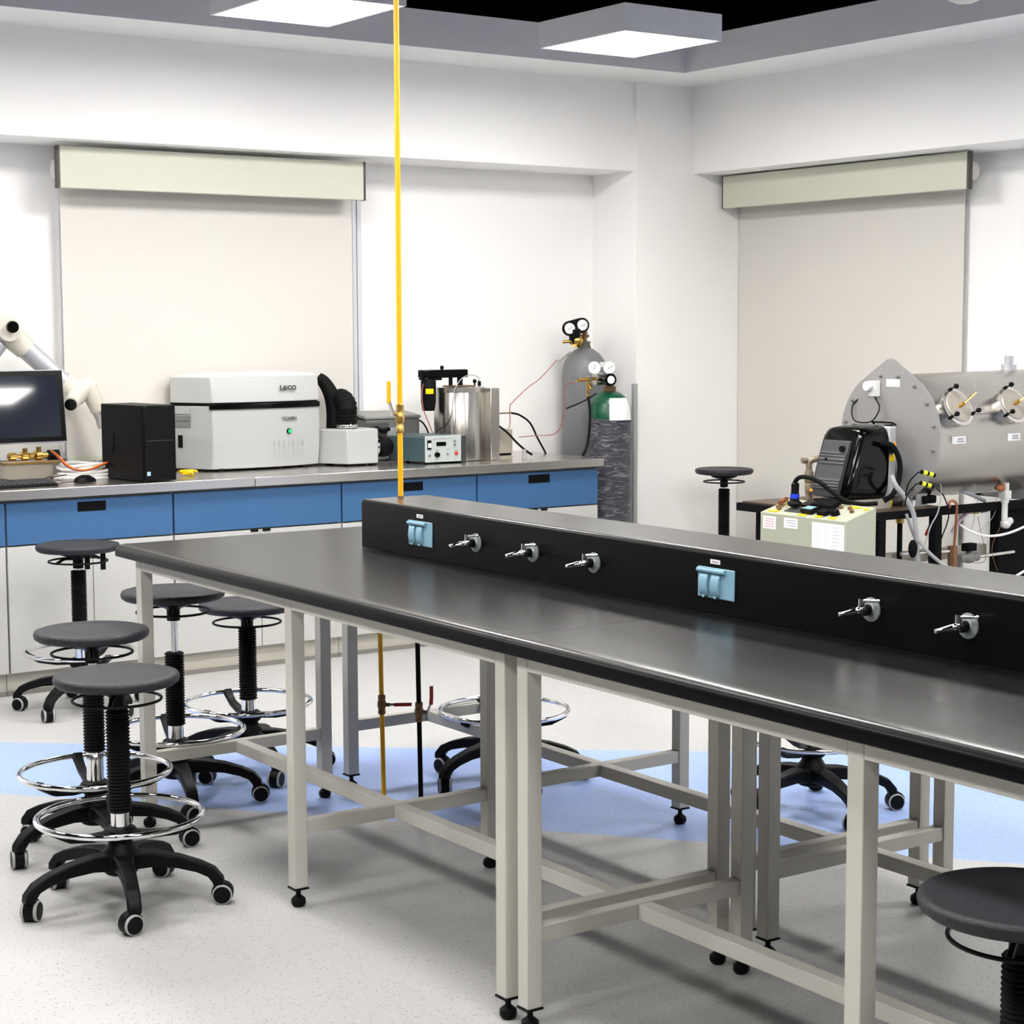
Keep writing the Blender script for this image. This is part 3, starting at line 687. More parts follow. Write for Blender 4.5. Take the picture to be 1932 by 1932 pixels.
for z in (.245, .278, .215):
    m = MB(); a, n_ = side_pt(.50, z); c_, _ = side_pt(.92, z); m.loft([[a, a+n_*.003, a+n_*.003+Vector((0,0,.024)), a+Vector((0,0,.024))], [c_, c_+n_*.003, c_+n_*.003+Vector((0,0,.024)), c_+Vector((0,0,.024))]]); m.build('side_vent', grey_m if z < .25 else MATS['vent_grey'], an)
a, n_ = side_pt(.70, .115); c_, _ = side_pt(.80, .115); m = MB(); m.loft([[a, a+n_*.004, a+n_*.004+Vector((0,0,.06)), a+Vector((0,0,.06))], [c_, c_+n_*.004, c_+n_*.004+Vector((0,0,.06)), c_+Vector((0,0,.06))]]); m.build('side_slot', gap_m, an)
m = MB()
for x, y in ((.05, .02), (.52, .06), (-.12, .2), (.5, .22)): m.cyl((x, y, 0), (x, y, .014), .02, n=16)
m.build('feet', rubber, an)
# exhaust hose
p = [ony(600, 712, 8.24), ony(612, 722, 8.22), ony(625, 745, 8.2), ony(632, 775, 8.19), ony(634, 806, 8.18)]
eh = MB(); eh.tube(p, .045, n=20, k=8, rf=lambda t: .62+.5*t)
tag(eh.build('exhaust_hose', rubber, loc=p[2]), 'smooth black hose bending down behind the grey analyser', 'hose')
# blower box
O = Vector((4.585, 7.985, ZC)); bw = thing('blower_box', 'small light grey blower box with a ribbed black elbow on top, right of the analyser', 'blower', O, R(-1))
MB().prism([(-.008, 0, .012), (.165, -.003, .012), (.185, .04, .012), (.18, .25, .012), (-.14, .26, .012), (-.135, .235, .012)], (0, 0, .172)).build('case', body_m, bw, bevel=.006)
m = MB()
for x, y in ((.02, .03), (.15, .03), (.0, .2)): m.cyl((x, y, 0), (x, y, .0125), .02, n=14)
m.build('feet', rubber, bw)
c0 = Vector((.055, .12, .184))
m = MB(); pts = [c0+Vector((0, 0, z)) for z in (0, .02, .05, .085, .11)]; pts += [c0+Vector((.0, .03, .14)), c0+Vector((0, .07, .15))]
m.tube(pts, .052, n=24, k=9, rf=lambda t: 1+.06*math.sin(t*85)-.25*max(0, t-.7)); m.build('elbow_hose', rubber, bw, ang=60)
MB().lathe([(.054, 0), (.0545, .004), (.0545, .016), (.053, .018)], c0+Vector((0,0,.004)), n=32).build('hose_clamp', chrome, bw)
m = MB(); m.tube([(.19, .09, .09), (.215, .09, .09), (.25, .10, .088), (.27, .13, .085)], .052, n=22, k=8, rf=lambda t: 1+.05*math.sin(t*70)); m.build('side_hose', rubber, bw, ang=60)
MB().lathe([(.054, 0), (.054, .014)], (.186, .09, .09), (1, 0, 0), n=32).build('hose_clamp', chrome, bw)
# grey electrical enclosure
O = Vector((5.0, 8.25, ZC)); ge = thing('electrical_enclosure', 'grey metal electrical enclosure with lid behind the yellow pipe', 'electrical box', O, R(0))
MB().box((-.16, 0, .004), (.165, .15, .215)).build('case', grey_m, ge, bevel=.004)
MB().prism([(-.17, -.006, .2155), (.172, -.006, .2155), (.172, .16, .235), (-.17, .16, .24)], (0, 0, .016)).build('lid', mat('light_grey_lid', (.26, .27, .25), .5, var=.03), ge, bevel=.004)
MB().box((-.165, -.012, .06), (-.03, -.001, .20)).build('door', mat('dark_grey_door', (.075, .075, .072), .5, var=.03), ge, bevel=.003)
m = MB(); m.tube([(-.12, -.02, .175), (-.08, -.035, .16), (-.04, -.03, .165)], .011, n=12); m.build('handle', black_plastic, ge)
MB().box((-.04, -.0135, .012), (.015, -.0005, .17)).build('data_plate', alu_m, ge)
lb_ = MB().box((.012, -.0135, .10), (.075, -.012, .118)).build('warning_label', handle_or, ge); MB().cyl((.022, -.014, .109), (.022, -.0155, .109), .010, n=20).build('warning_mark', red_m, lb_)
MB().tube([(.165, .05, .20), (.20, .04, .195), (.225, .02, .15), (.23, -.02, .06), (.23, -.03, .01)], .0045, n=8).build('cord', black_plastic, ge)
MB().tube([(.165, .06, .205), (.175, .05, .18), (.18, .03, .08)], .002, n=6).build('wire', tube_white, ge)
# teal controller
O = Vector((4.975, 7.875, ZC)); tc_ = thing('controller_box', 'small teal bench controller with pale panel, display and red button', 'controller', O, R(-3))
MB().box((-.012, .003, .012), (.195, .26, .142)).build('case', teal_m, tc_, bevel=.003)
MB().prism([(-.012, .003, .0123), (-.012, .26, .0123), (-.085, .26, .0123)], (0, 0, .125)).build('side_wing', teal_m, tc_, bevel=.003)
pn = MB().box((-.014, -.006, .010), (.196, .0028, .144)).build('panel', panel_m, tc_, bevel=.003)
MB().box((.05, -.0085, .092), (.105, -.0061, .112)).build('display', gloss_black, pn)
MB().box((-.003, -.0085, .075), (.02, -.0061, .122)).build('switch_frame', gap_m, pn); MB().box((.0, -.013, .085), (.017, -.0086, .108)).build('switch', white_m, pn)
MB().lathe([(.014, 0), (.013, .012), (.006, .014)], (.052, -.006, .048), (0, -1, 0), n=18).build('knob', gloss_black, pn)
MB().lathe([(.010, 0), (.009, .007), (.004, .009)], (.165, -.006, .052), (0, -1, 0), n=18).build('red_button', red_m, pn)
m = MB()
for x, z in ((.01, .045), (.115, .05), (.157, .095), (.157, .115)): m.lathe([(.006, 0), (.005, .008)], (x, -.006, z), (0, -1, 0), n=12)
m.build('terminals', grey_m, pn)
m = MB()
for k in range(16): m.box((.03+.0075*k, -.0066, .126), (.035+.0075*k, -.006, .130))
for x in (0, .044, .105, .15): m.box((x, -.0066, .068), (x+.022, -.006, .071)); m.box((x, -.0066, .022), (x+.018, -.006, .025))
m.build('marking', ink, pn)
m = MB()
for x in (.01, .17): m.cyl((x, .03, 0), (x, .03, .013), .01, n=12); m.cyl((x, .22, 0), (x, .22, .013), .01, n=12)
m.build('feet', rubber, tc_)
MB().box((.205, .01, .0), (.235, .2, .14)).build('side_block', mat('black_block', (.03, .035, .035), .5, var=.03), tc_, bevel=.003)
# steel calorimeter bucket with stirrer
O = Vector((5.285, 8.05, ZC)); cp = thing('calorimeter', 'polished steel calorimeter drum with black stirrer motor on top', 'calorimeter', O)
cp.scale = (.88, .88, 1)
n = 64
def drum(r0, z):
    pts = []
    for k in range(n):
        a = 2*PI*k/n; x, y = math.cos(a)*r0, math.sin(a)*r0
        pts.append((x, y, z))
    return pts
MB().loft([drum(.150, .004), drum(.151, .372), drum(.147, .378)]).build('drum', steel_shiny, cp)
MB().lathe([(.153, .355), (.153, .379), (.149, .381), (.0, .384)], n=56).build('lid', steel, cp)
MB().box((.11, -.17, .002), (.172, -.02, .375)).build('side_cabinet', steel, cp, bevel=.003)
MB().lathe([(.10, .3845), (.095, .389), (0, .39)], n=40).build('top_plate', bronze, cp)
m = MB(); m.box((-.27, -.03, .43), (.045, .03, .472)); m.box((-.262, -.036, .418), (-.14, .036, .432)); m.build('stirrer_arm', gloss_black, cp, bevel=.006)
m = MB(); m.lathe([(.036, -.02), (.045, .03), (.045, .13), (.04, .14)], (-.215, 0, .282), n=20); m.build('motor', black_plastic, cp)
MB().box((-.262, -.0475, .35), (-.21, -.044, .376)).build('motor_label', yel_bright, cp)
m = MB(); m.cyl((-.06, 0, .385), (-.06, 0, .432), .012, n=12); m.cyl((.005, 0, .385), (.005, 0, .432), .017, n=14); m.build('stirrer_shaft', black_plastic, cp)
m = MB(); m.sphere((-.12, 0, .482), .012); m.cyl((-.12, 0, .47), (-.12, 0, .48), .006, n=10); m.cyl((.07, -.06, .384), (.07, -.06, .405), .005, n=10); m.sphere((.07, -.06, .41), .012); m.cyl((.11, -.05, .384), (.11, -.05, .41), .010, n=12); m.build('knobs', black_plastic, cp)
MB().tube([(.11, -.05, .41), (.10, -.05, .43), (.04, -.07, .443), (-.05, -.10, .425), (-.14, -.16, .36), (-.16, -.17, .26), (-.17, -.18, .17), (-.155, -.19, .10), (-.15, -.19, .145)], .0026, n=6).build('sensor_wire', tube_grey, cp)
MB().tube([(-.262, -.02, .40), (-.285, -.04, .36), (-.29, -.06, .28), (-.27, -.09, .20), (-.25, -.10, .15)], .003, n=6).build('motor_wire', hose_red, cp)
MB().tube([(-.10, -.12, .385), (-.135, -.14, .33), (-.15, -.15, .26), (-.19, -.16, .20), (-.24, -.12, .16)], .0026, n=6).build('lid_wire', black_plastic, cp)
MB().box((.173, -.12, .24), (.181, -.08, .285)).build('clip', black_plastic, cp)
# beige filling box and its hoses
O = Vector((5.455, 8.02, ZC)); bb = thing('filling_station', 'small beige metal box behind the steel drum, fed by thin red tubes', 'box', O)
MB().box((-.0, -.06, .03), (.105, .12, .155)).build('case', beige_m, bb, bevel=.003)
MB().box((-.0, -.055, .018), (.1, .115, .0295)).build('base_gap', gap_m, bb); MB().box((-.0, -.06, .0), (.105, .12, .0178)).build('base', beige_m, bb)
def hose(name, pts, r, m, label, cat='hose', n=8):
    c = Vector(pts[len(pts)//2]); return tag(MB().tube(pts, r, n=n).build(name, m, loc=c), label, cat)
hose('drain_hose', [ony(940, 803, 7.93), ony(957, 816, 7.93), ony(975, 835, 7.92), ony(992, 850, 7.91), ony(1004, 858, 7.90)], .0062, rubber, 'thick black hose slanting from the steel drum down to the counter')
m = MB(); m.cyl((5.592, 7.9, ZC), (5.592, 7.9, ZC+.05), .013, .010, n=14); tag(m.build('hose_stub', tube_grey, loc=(5.592, 7.9, ZC)), 'short grey hose nozzle on the counter at the end of the slanting hose', 'nozzle')
hose('supply_hose', [ony(964, 779, 8.2), ony(980, 783, 8.2), ony(1000, 798, 8.2), ony(1014, 826, 8.18), ony(1028, 852, 8.15), ony(1029, 856, 8.14)], .0055, rubber, 'black hose arching over the counter right of the steel drum')
hose('gas_tube', [ony(955, 815, 8.12), ony(962, 800, 8.2), ony(962, 768, 8.2), ony(968, 758, 8.2), ony(995, 732, 8.2), ony(1020, 713, 8.2), ony(1051, 679, 8.2)], .0024, hose_red, 'thin red tube climbing to the regulator of the tall grey cylinder')
hose('gas_tube', [ony(978, 825, 8.08), ony(1010, 822, 8.05), ony(1045, 819, 8.0), ony(1060, 800, 7.95), ony(1065, 765, 7.9), ony(1066, 730, 7.88), ony(1075, 723, 7.87), ony(1085, 722, 7.87)], .0024, hose_red, 'thin red tube running level to the regulator of the green cylinder')
m = MB(); a = ony(940, 780, 8.0); m.cyl(a, ony(964, 779, 8.1), .004, n=8); tag(m.build('hose_coupling', gold, loc=a), 'little brass coupling on the right side of the steel drum', 'coupling')

# ------------------------------------------------------------------ gas cylinders
def gauge(parent, c, nrm, r, face, rim, ang=.5):
    g_ = MB().lathe([(r*.9, -.02), (r, -.016), (r, .002), (r*.9, .003)], c, nrm, n=28).build('gauge', rim, parent)
    MB().lathe([(r*.88, .0), (r*.88, .0036), (0, .0037)], c, nrm, n=28).build('dial', face, g_)
    nv = Vector(nrm).normalized(); u_, v_ = MB().frame(nv); d_ = (u_*math.cos(ang)+v_*math.sin(ang)); cc = Vector(c)+nv*.005
    MB().cyl(cc-d_*r*.3, cc+d_*r*.6, .0012, n=6).build('needle', gap_m, g_)
GX, GY = 6.25, 8.245
gt = thing('gas_cylinder', 'tall grey gas cylinder with brass double-gauge regulator in the corner', 'gas cylinder', (GX, GY, 0))
MB().lathe([(.115, 0), (.127, .01), (.127, 1.31), (.124, 1.36), (.110, 1.41), (.085, 1.445), (.05, 1.47), (.035, 1.475)], n=48).build('tank', tank_grey, gt)
MB().lathe([(.036, 1.47), (.036, 1.488), (.031, 1.49), (.031, 1.505), (.036, 1.506), (.036, 1.512), (.02, 1.514)], n=28).build('neck_ring', mat('grey_collar', (.13, .12, .11), .5, .4, var=.05), gt)
m = MB(); m.lathe([(.018, 1.512), (.014, 1.52), (.014, 1.555), (.018, 1.558), (.012, 1.575), (.012, 1.588), (.005, 1.59), (.005, 1.60)], n=18); m.cyl((-.045, -.0, 1.543), (.025, 0, 1.543), .0095, n=14); m.build('valve', bronze, gt)
m = MB(); m.torus((0,0,1.602), .022, .005, n=24, m=8); m.cyl((-.022, 0, 1.602), (.022, 0, 1.602), .003, n=6); m.cyl((0, -.022, 1.602), (0, .022, 1.602), .003, n=6); m.build('hand_wheel', alu_m, gt)
nr = Vector((-.50, -.86, -.02)).normalized()
m = MB(); m.cyl((-.045, 0, 1.543), (-.10, -.02, 1.543), .010, n=14); m.cyl((-.06, 0, 1.543), (-.082, -.01, 1.543), .015, n=6); m.lathe([(.034, -.02), (.036, .0), (.034, .018), (.020, .024), (.018, .036), (.007, .038), (.007, .055)], (-.100, -.06, 1.515), nr, n=28); m.cyl((-.13, -.05, 1.515), (-.175, -.03, 1.512), .009, n=10); rg_ = m.build('regulator', gold, gt)
m = MB()
cs = [Vector((-.152, -.065, 1.585)), Vector((-.082, -.088, 1.603))]
pl = []; ux = (cs[1]-cs[0]).normalized(); vx = nr.cross(ux)
for k in range(13): a = PI/2+PI*k/12; pl.append(cs[0]+(ux*math.cos(a)+vx*math.sin(a))*.042)
for k in range(13): a = -PI/2+PI*k/12; pl.append(cs[1]+(ux*math.cos(a)+vx*math.sin(a))*.042)
m.prism(pl, nr*-.03); m.cyl(Vector((-.105, -.05, 1.50)), Vector((-.115, -.062, 1.585)), .030, .034, n=20); m.build('gauge_boot', black_plastic, gt, bevel=.006)
for c, a in zip(cs, (.6, .2)): gauge(gt, c+nr*.003, nr, .030, paper, alu_m, a)
m = MB(); m.cyl((-.12, -.06, 1.49), (-.14, -.06, 1.455), .006, n=10); m.cyl((-.14, -.06, 1.455), (-.225, -.06, 1.405), .008, .005, n=10); m.build('outlet_fitting', steel, gt)
MB().box((.01, -.1265, 1.372), (.085, -.119, 1.40), Matrix.Rotation(R(4), 4, 'Z')).build('label', paper, gt)
NX, NY = 6.158, 7.90
gn = thing('gas_cylinder', 'green topped navy gas cylinder wrapped in clear film, in front of the grey one', 'gas cylinder', (NX, NY, 0))
MB().lathe([(.112, 0), (.120, .01), (.120, 1.10)], n=48).build('tank', tank_navy, gn)
MB().lathe([(.1195, 1.1005), (.118, 1.13), (.110, 1.175), (.092, 1.212), (.065, 1.235), (.04, 1.246), (.033, 1.248)], n=48).build('shoulder', tank_green, gn)
m = MB(); rg2 = []
for k in range(40):
    z = .02+k*.0275; rr = .1245+.003*math.sin(k*1.3)
    if z > 1.09: rr = .124
    rg2.append([(math.cos(a)*(rr+.0016*math.sin(a*5+k)), math.sin(a)*(rr+.0016*math.sin(a*5+k)), z+.012*math.sin(a*2+1)) for a in [2*PI*j/48 for j in range(48)]])
m.loft(rg2, caps=False).build('film_wrap', wrap_m, gn, ang=80)
def on_shoulder(a, z, e):
    pf = [(.1195, 1.10), (.118, 1.13), (.110, 1.175), (.092, 1.212), (.065, 1.235)]
    for (r0, z0_), (r1, z1_) in zip(pf, pf[1:]):
        if z0_ <= z <= z1_: t = (z-z0_)/(z1_-z0_); r_ = r0+(r1-r0)*t+e; break
    else: r_ = .121+e
    return Vector((math.cos(a)*r_, math.sin(a)*r_, z))
m = MB(); rw = []
for i in range(7):
    z = 1.095+.118*i/6; rw.append([on_shoulder(R(-128+70*j/10), z, .002) for j in range(11)]+[on_shoulder(R(-58-70*j/10), z, .004) for j in range(11)])
m.loft(rw).build('label', paper, gn, ang=70)
m = MB(); m.lathe([(.034, 1.246), (.034, 1.272), (.028, 1.275), (.016, 1.278), (.016, 1.335), (.02, 1.338), (.013, 1.35), (.013, 1.362), (.006, 1.364), (.006, 1.375)], n=22); m.cyl((-.04, 0, 1.312), (.035, 0, 1.305), .011, n=14); m.build('valve', bronze, gn)
m = MB(); m.torus((0,0,1.378), .022, .0055, n=24, m=8); m.cyl((-.022, 0, 1.378), (.022, 0, 1.378), .003, n=6); m.build('hand_wheel', alu_m, gn)
m = MB(); m.lathe([(.030, 0), (.030, .02), (.034, .022), (.034, .058), (.030, .062)], (-.045, -.03, 1.312), (-.25, -.97, 0), n=24); m.build('knob', gloss_black, gn)
MB().lathe([(.021, .0), (.021, .064), (.0, .0645)], (-.045, -.03, 1.312), (-.25, -.97, 0), n=24).build('knob_cap', paper, gn)
m = MB(); m.lathe([(.034, -.0), (.034, .045), (.02, .05)], (-.05, -.0, 1.315), (-1, .1, 0), n=24); m.cyl((-.12, 0, 1.32), (-.145, 0, 1.32), .012, n=14); m.build('regulator', steel_shiny, gn)
m = MB(); m.cyl((-.10, 0, 1.318), (-.20, .0, 1.312), .010, n=14); m.cyl((-.145, 0, 1.315), (-.145, 0, 1.245), .009, n=14); m.cyl((-.125, 0, 1.27), (-.145, 0, 1.29), .012, n=10); m.lathe([(.006, 0), (.0085, .004), (.0085, .02), (.005, .024), (.005, .035)], (-.145, 0, 1.22), n=12); m.cyl((-.20, 0, 1.312), (-.225, 0, 1.306), .007, n=10); m.build('outlet_fitting', gold, gn)
n2 = Vector((-.45, -.89, 0)).normalized()
for c, a in ((Vector((-.125, -.03, 1.375)), 1.4), (Vector((-.048, -.06, 1.375)), .5)): gauge(gn, c, n2, .035, paper, alu_m, a)
MB().tube([(-.145, 0, 1.225), (-.148, -.02, 1.15), (-.155, -.025, 1.05), (-.175, -.03, .96), (-.21, -.04, .912)], .0075, n=10).build('outlet_hose', rubber, gn)
hose('strap', [ony(1068, 771, 8.10), ony(1090, 762, 8.05), ony(1110, 752, 7.9), ony(1125, 742, 7.86)], .004, rubber, 'thin black strap running from the grey cylinder to the green one', 'strap')
tag(MB().box((6.385, 7.97, 0), (6.41, 7.995, 1.28)).build('corner_conduit', tube_grey, bevel=.002, loc=(6.39, 7.98, 0)), 'slim grey conduit standing right of the wrapped cylinder', 'conduit')

# ------------------------------------------------------------------ test rig on the right
SX0, SX1, SY0, SY1, SZ = 5.60, 7.08, 5.54, 6.25, .80
st = thing('steel_stand', 'black steel stand carrying the chamber and the burner', 'stand', (5.75, SY0, 0)); O = (5.75, SY0, 0)
m = MB()
for y in (SY0, SY1-.04): m.box(*lb(O, (SX0, y, SZ-.035), (SX1, y+.04, SZ)))
for x in (SX0, 6.10, SX1-.04): m.box(*lb(O, (x, SY0+.04, SZ-.035), (x+.04, SY1-.04, SZ)))
m.build('top_frame', gap_m, st)
MB().box(*lb(O, (SX0+.03, SY0+.005, SZ), (6.16, SY1-.01, SZ+.006))).build('top_plate', mat('scorched_plate', (.10, .07, .045), .45, .3, var=.3, vscale=30), st)
for x, y in ((5.78, SY0), (6.13, SY0), (5.72, SY1-.04), (5.95, SY1-.04), (6.3, SY1-.04)):
    MB().box(*lb(O, (x, y, .0), (x+.04, y+.04, SZ-.0355))).build('leg', gap_m, st)
MB().box(*lb(O, (5.80, SY0+.1, .55), (6.58, SY0+.14, .60))).build('lower_rail', beige_m, st)
MB().box(*lb(O, (6.59, SY0+.0405, .0), (SX1, SY0+.09, SZ-.0355))).build('side_panel', gap_m, st)
# chamber
AX = ony(1677, 822, 5.70); PX = AX.x; AY, AZ = 5.70, AX.z
ch = thing('test_chamber', 'large stainless steel drum with bolted end plate and capped ports', 'pressure chamber', (PX, AY, SZ+.001)); O = Vector((PX, AY, SZ+.001)); az = AZ-O.z
RP = .293
pl = []
for k in range(41):
    a = R(90-38)-R(284)*k/40; pl.append((0, -math.cos(a)*RP, az+math.sin(a)*RP))
pl += [(0, .022, az+RP*1.135), (0, .0, az+RP*1.15), (0, -.022, az+RP*1.135)]
MB().prism(pl, (.012, 0, 0)).build('end_plate', steel_d, ch, ang=30)
m = MB()
for k in range(16):
    a = 2*PI*(k+.5)/16; m.lathe([(.009, 0), (.009, .004), (.0055, .005), (.0055, .014), (.003, .015)], (0, math.cos(a)*(RP-.028), az+math.sin(a)*(RP-.028)), (-1, 0, 0), n=10)
m.build('bolts', grey_m, ch)
R1, R2 = .272, .284; XL = SX1-PX-.02
MB().lathe([(R1, .0), (R2, XL), (R2*.98, XL+.01), (0, XL+.012)], (.0125, 0, az-.005), (1, 0, 0), n=72).build('shell', mat('satin_drum_shell', (.40, .385, .36), .28, 1, bump=.05, bscale=5, var=.06, vscale=6), ch)
for xa in (.05, XL-.3): MB().box((xa, -.12, 0), (xa+.07, .12, az-R1+.02)).build('saddle', steel_d, ch)
MB().box((.02, -.262, az+.1), (XL, -.255, az+.105)).build('seam', steel, ch)
for i, xx in enumerate((.13, .485)):
    dn = Vector((0, -.90, .43)).normalized(); o_ = Vector((xx, 0, az))+dn*.245
    p_ = MB().lathe([(.078, 0), (.078, .05), (.086, .052), (.086, .062), (.07, .064)], o_, dn, n=36).build('port', steel, ch)
    MB().lathe([(.072, .0645), (.068, .070), (0, .072)], o_, dn, n=36).build('port_cap', mat('dull_port_cap', (.40, .37, .32), .35, .4, var=.06), p_)
    u_, v_ = MB().frame(dn)
    for a in (100, 215, 335):
        m = MB(); q = o_+dn*.058+(u_*math.cos(R(a))+v_*math.sin(R(a)))*.082; m.cyl(q, q+dn*.035, .0035, n=8)
        m.sphere(q+dn*.042, .012, n=12); m.cyl(q-dn*.008, q+dn*.012, .008, n=8); m.build('clamp_knob', black_plastic, p_)
    m = MB(); q = o_+dn*.07; m.cyl(q, q+dn*.03, .009, n=10); m.cyl(q+dn*.03, q+dn*.03+Vector((.05, -.02, .045)), .0045, n=8); m.build('centre_valve', gold, p_)
for xx, zz in ((.135, -.01), (.49, -.01)):
    dn = Vector((0, -1, -.12)).normalized(); m = MB(); q = Vector((xx, -.262, az+zz)); m.box((xx-.035, -.2885, az+zz-.016), (xx+.035, -.270, az+zz+.016)); l_ = m.build('label', paper, ch)
    m = MB(); m.box((xx-.018, -.2905, az+zz+.002), (xx+.018, -.2886, az+zz+.007)); m.box((xx-.022, -.2905, az+zz-.008), (xx+.022, -.2886, az+zz-.004)); m.build('marking', ink, l_)
MB().box((-.0015, -.06, az+.215), (-.0003, .02, az+.248)).build('plate_label', paper, ch)
m = MB(); m.box((-.03, .055, az+.17), (-.0005, .10, az+.24)); m.cyl((-.03, .09, az+.215), (-.055, .09, az+.215), .022, n=16); m.build('pressure_switch', white_m, ch, bevel=.003)
MB().tube([(-.02, .07, az+.17), (-.03, .03, az+.12), (-.03, .08, az+.06), (-.02, .19, az+.06), (-.01, .215, az+.12), (0, .19, az+.155)], .003, n=8).build('switch_wire', black_plastic, ch)
m = MB(); m.cyl((-.05, -.02, az+.045), (-.0, -.02, az+.045), .006, n=8); m.tube([(-.02, .07, az+.05), (-.04, .065, az+.06), (-.04, -.055, az+.06), (-.02, -.06, az+.05)], .004, n=8, k=1); m.build('plate_handle', gap_m, ch)
m = MB(); m.cyl((.78, 0, az+.25), (.78, 0, az+.30), .035, n=16); m.cyl((.78, 0, az+.3), (.78, 0, az+.34), .02, n=16); m.build('top_fitting', alu_m, ch)
# burner
O = Vector((5.66, 5.72, SZ+.0065)); bu = thing('burner', 'black burner unit with ribbed charcoal cover bolted in front of the steel drum', 'burner', O)
z0, z1 = .045, .355
m = MB(); rings = []
for x, sy, sz_, dz in ((.0, .105, .135, 0), (.012, .122, .150, 0), (.10, .132, .156, 0), (.215, .136, .160, .0)):
    c = (z0+z1)/2+dz; r_ = []
    for k in range(24):
        a = 2*PI*k/24; ca, sa = math.cos(a), math.sin(a); e = .35
        r_.append((x, math.copysign(abs(ca)**e, ca)*sy, c+math.copysign(abs(sa)**e, sa)*sz_))
    rings.append(r_)
# hood leans back towards the top
rings = [[(x+max(0, (z-.10))*.35*(1-x/.23)+0, y, z) for x, y, z in r_] for r_ in rings]
m.loft(rings).build('hood', burner_gloss, bu, ang=50)
m = MB(); rr = []
for k, z in enumerate([.055+.24*i/40 for i in range(41)]):
    x = -.014+max(0, z-.10)*.35; rib = 0
    if .09 < z < .13 or .19 < z < .245: rib = -.005*(math.sin((z)*2*PI/.014) > 0)
    rr.append([(x+rib, -.062, z), (x+rib, .092, z), (x+.03, .094, z), (x+.03, -.064, z)])
m.loft(rr).build('front_cover', cover_grey, bu, bevel=.003)
m = MB(); m.cyl((.055, -.035, .262), (.030, -.035, .262), .013, n=18); m.cyl((.03, .045, .215), (.018, .045, .215), .006, n=12); m.build('screw_holes', gap_m, bu)
MB().box((.2155, -.137, .05), (.262, .13, .355)).build('body', tube_grey, bu, bevel=.008)
MB().box((.205, -.15, .24), (.235, -.1375, .285)).build('plug_socket', rubber, bu, bevel=.004)
MB().box((.22, -.1385, .205), (.25, -.1372, .235)).build('warning_label', yel_bright, bu)
MB().box((.246, -.1385, .245), (.257, -.1372, .29)).build('orange_label', handle_or, bu)
MB().cyl((.262, 0, .2), (PX-5.66-.001, 0, .2), .09, n=28).build('flame_tube', steel_d, bu)
m = MB(); m.box((.03, -.11, .0), (.26, .11, .044)); m.build('support', beige_m, bu)
MB().box((.0, -.1, .012), (.029, .1, .04)).build('air_box', rubber, bu)
# cables
def P(px, py, y): return ony(px, py, y)
hose('power_cable', [P(1664, 835, 5.56), P(1684, 842, 5.55), P(1697, 870, 5.55), P(1696, 905, 5.55), P(1685, 932, 5.55), P(1668, 945, 5.58)], .0115, rubber, 'thick black cable looping down the right side of the burner', 'cable', 12)
hose('power_cable', [onx(1499, 928, 5.47), onx(1499, 912, 5.47), onx(1508, 901, 5.47), onx(1526, 901, 5.48), onx(1548, 911, 5.50), onx(1572, 930, 5.53), onx(1595, 944, 5.56), onx(1625, 951, 5.6), onx(1655, 950, 5.66)], .0095, rubber, 'thick black cable arching from the console to the stand', 'cable', 12)
t = thing('cable_clamp', 'small bright yellow cable clamp on the stand under the burner', 'clamp', onz(1668, 957, SZ+.007)); MB().box((-.03, -.02, 0), (.03, .02, .018)).build('clamp_base', yel_bright, t, bevel=.003); m = MB(); m.box((-.03, -.02, .018), (-.012, .02, .03)); m.box((.012, -.02, .018), (.03, .02, .03)); m.build('clamp_ears', yel_bright, t)
# upright gas pipe with orange handle
O = Vector((5.905, 6.10, SZ+.0065)); gv = thing('valve_pipe', 'upright bronze pipe with orange lever behind the burner', 'pipe', O)
m = MB(); m.lathe([(.013, 0), (.016, .002), (.016, .035), (.02, .04), (.02, .07), (.016, .075), (.02, .08), (.022, .11), (.02, .13), (.014, .135), (.014, .16)], n=20); m.tube([(0,0,.155), (0, 0, .17), (.02, -.012, .185), (.08, -.03, .187)], .015, n=14); m.cyl((-.012, .004, .18), (-.035, .010, .18), .014, n=12); m.build('pipe', mat('dull_bronze', (.30, .25, .19), .45, .5, var=.15, vscale=50), gv)
m = MB(); m.cyl((0, 0, .045), (-.02, -.02, .045), .010, n=10); m.build('lever_hub', steel, gv)
MB().tube([(-.018, -.022, .045), (.02, -.055, .043), (.045, -.075, .041)], .0085, n=12).build('lever', handle_or, gv)
# console
cx, y0, y1, zt = 5.40, 5.362, 5.872, .80
co = thing('control_console', 'pale green control console with sloping switch panel and paper notes', 'control console', (cx, (y0+y1)/2, 0)); hw = (y1-y0)/2
MB().prism([(0, -hw, 0), (.175, -hw, 0), (.175, -hw, zt+.048), (0, -hw, zt)], (0, 2*hw, 0)).build('case', console_m, co, bevel=.003)
def ct(f, g, h=0):      # f 0..1 from left (far y) to right, g 0..1 front to back, on the sloping top
    n_ = Vector((-.048, 0, .175)).normalized(); return Vector((.175*g, hw-2*hw*f, zt+.048*g))+n_*(h+.0015)
def top_box(name, m_, f0, f1, g0, g1, h, bev=.002):
    b_ = MB(); b_.loft([[ct(f0, g0, 0), ct(f1, g0, 0), ct(f1, g1, 0), ct(f0, g1, 0)], [ct(f0, g0, h), ct(f1, g0, h), ct(f1, g1, h), ct(f0, g1, h)]]); return b_.build(name, m_, co, bevel=bev)
top_box('meter', gloss_black, .25, .43, .58, .95, .006); top_box('controller', gap_m, .42, .66, .50, .85, .022)
top_box('vent_plate', cover_grey, .22, .40, .18, .45, .002, 0); d_ = top_box('display', black_plastic, .43, .56, .15, .42, .020)
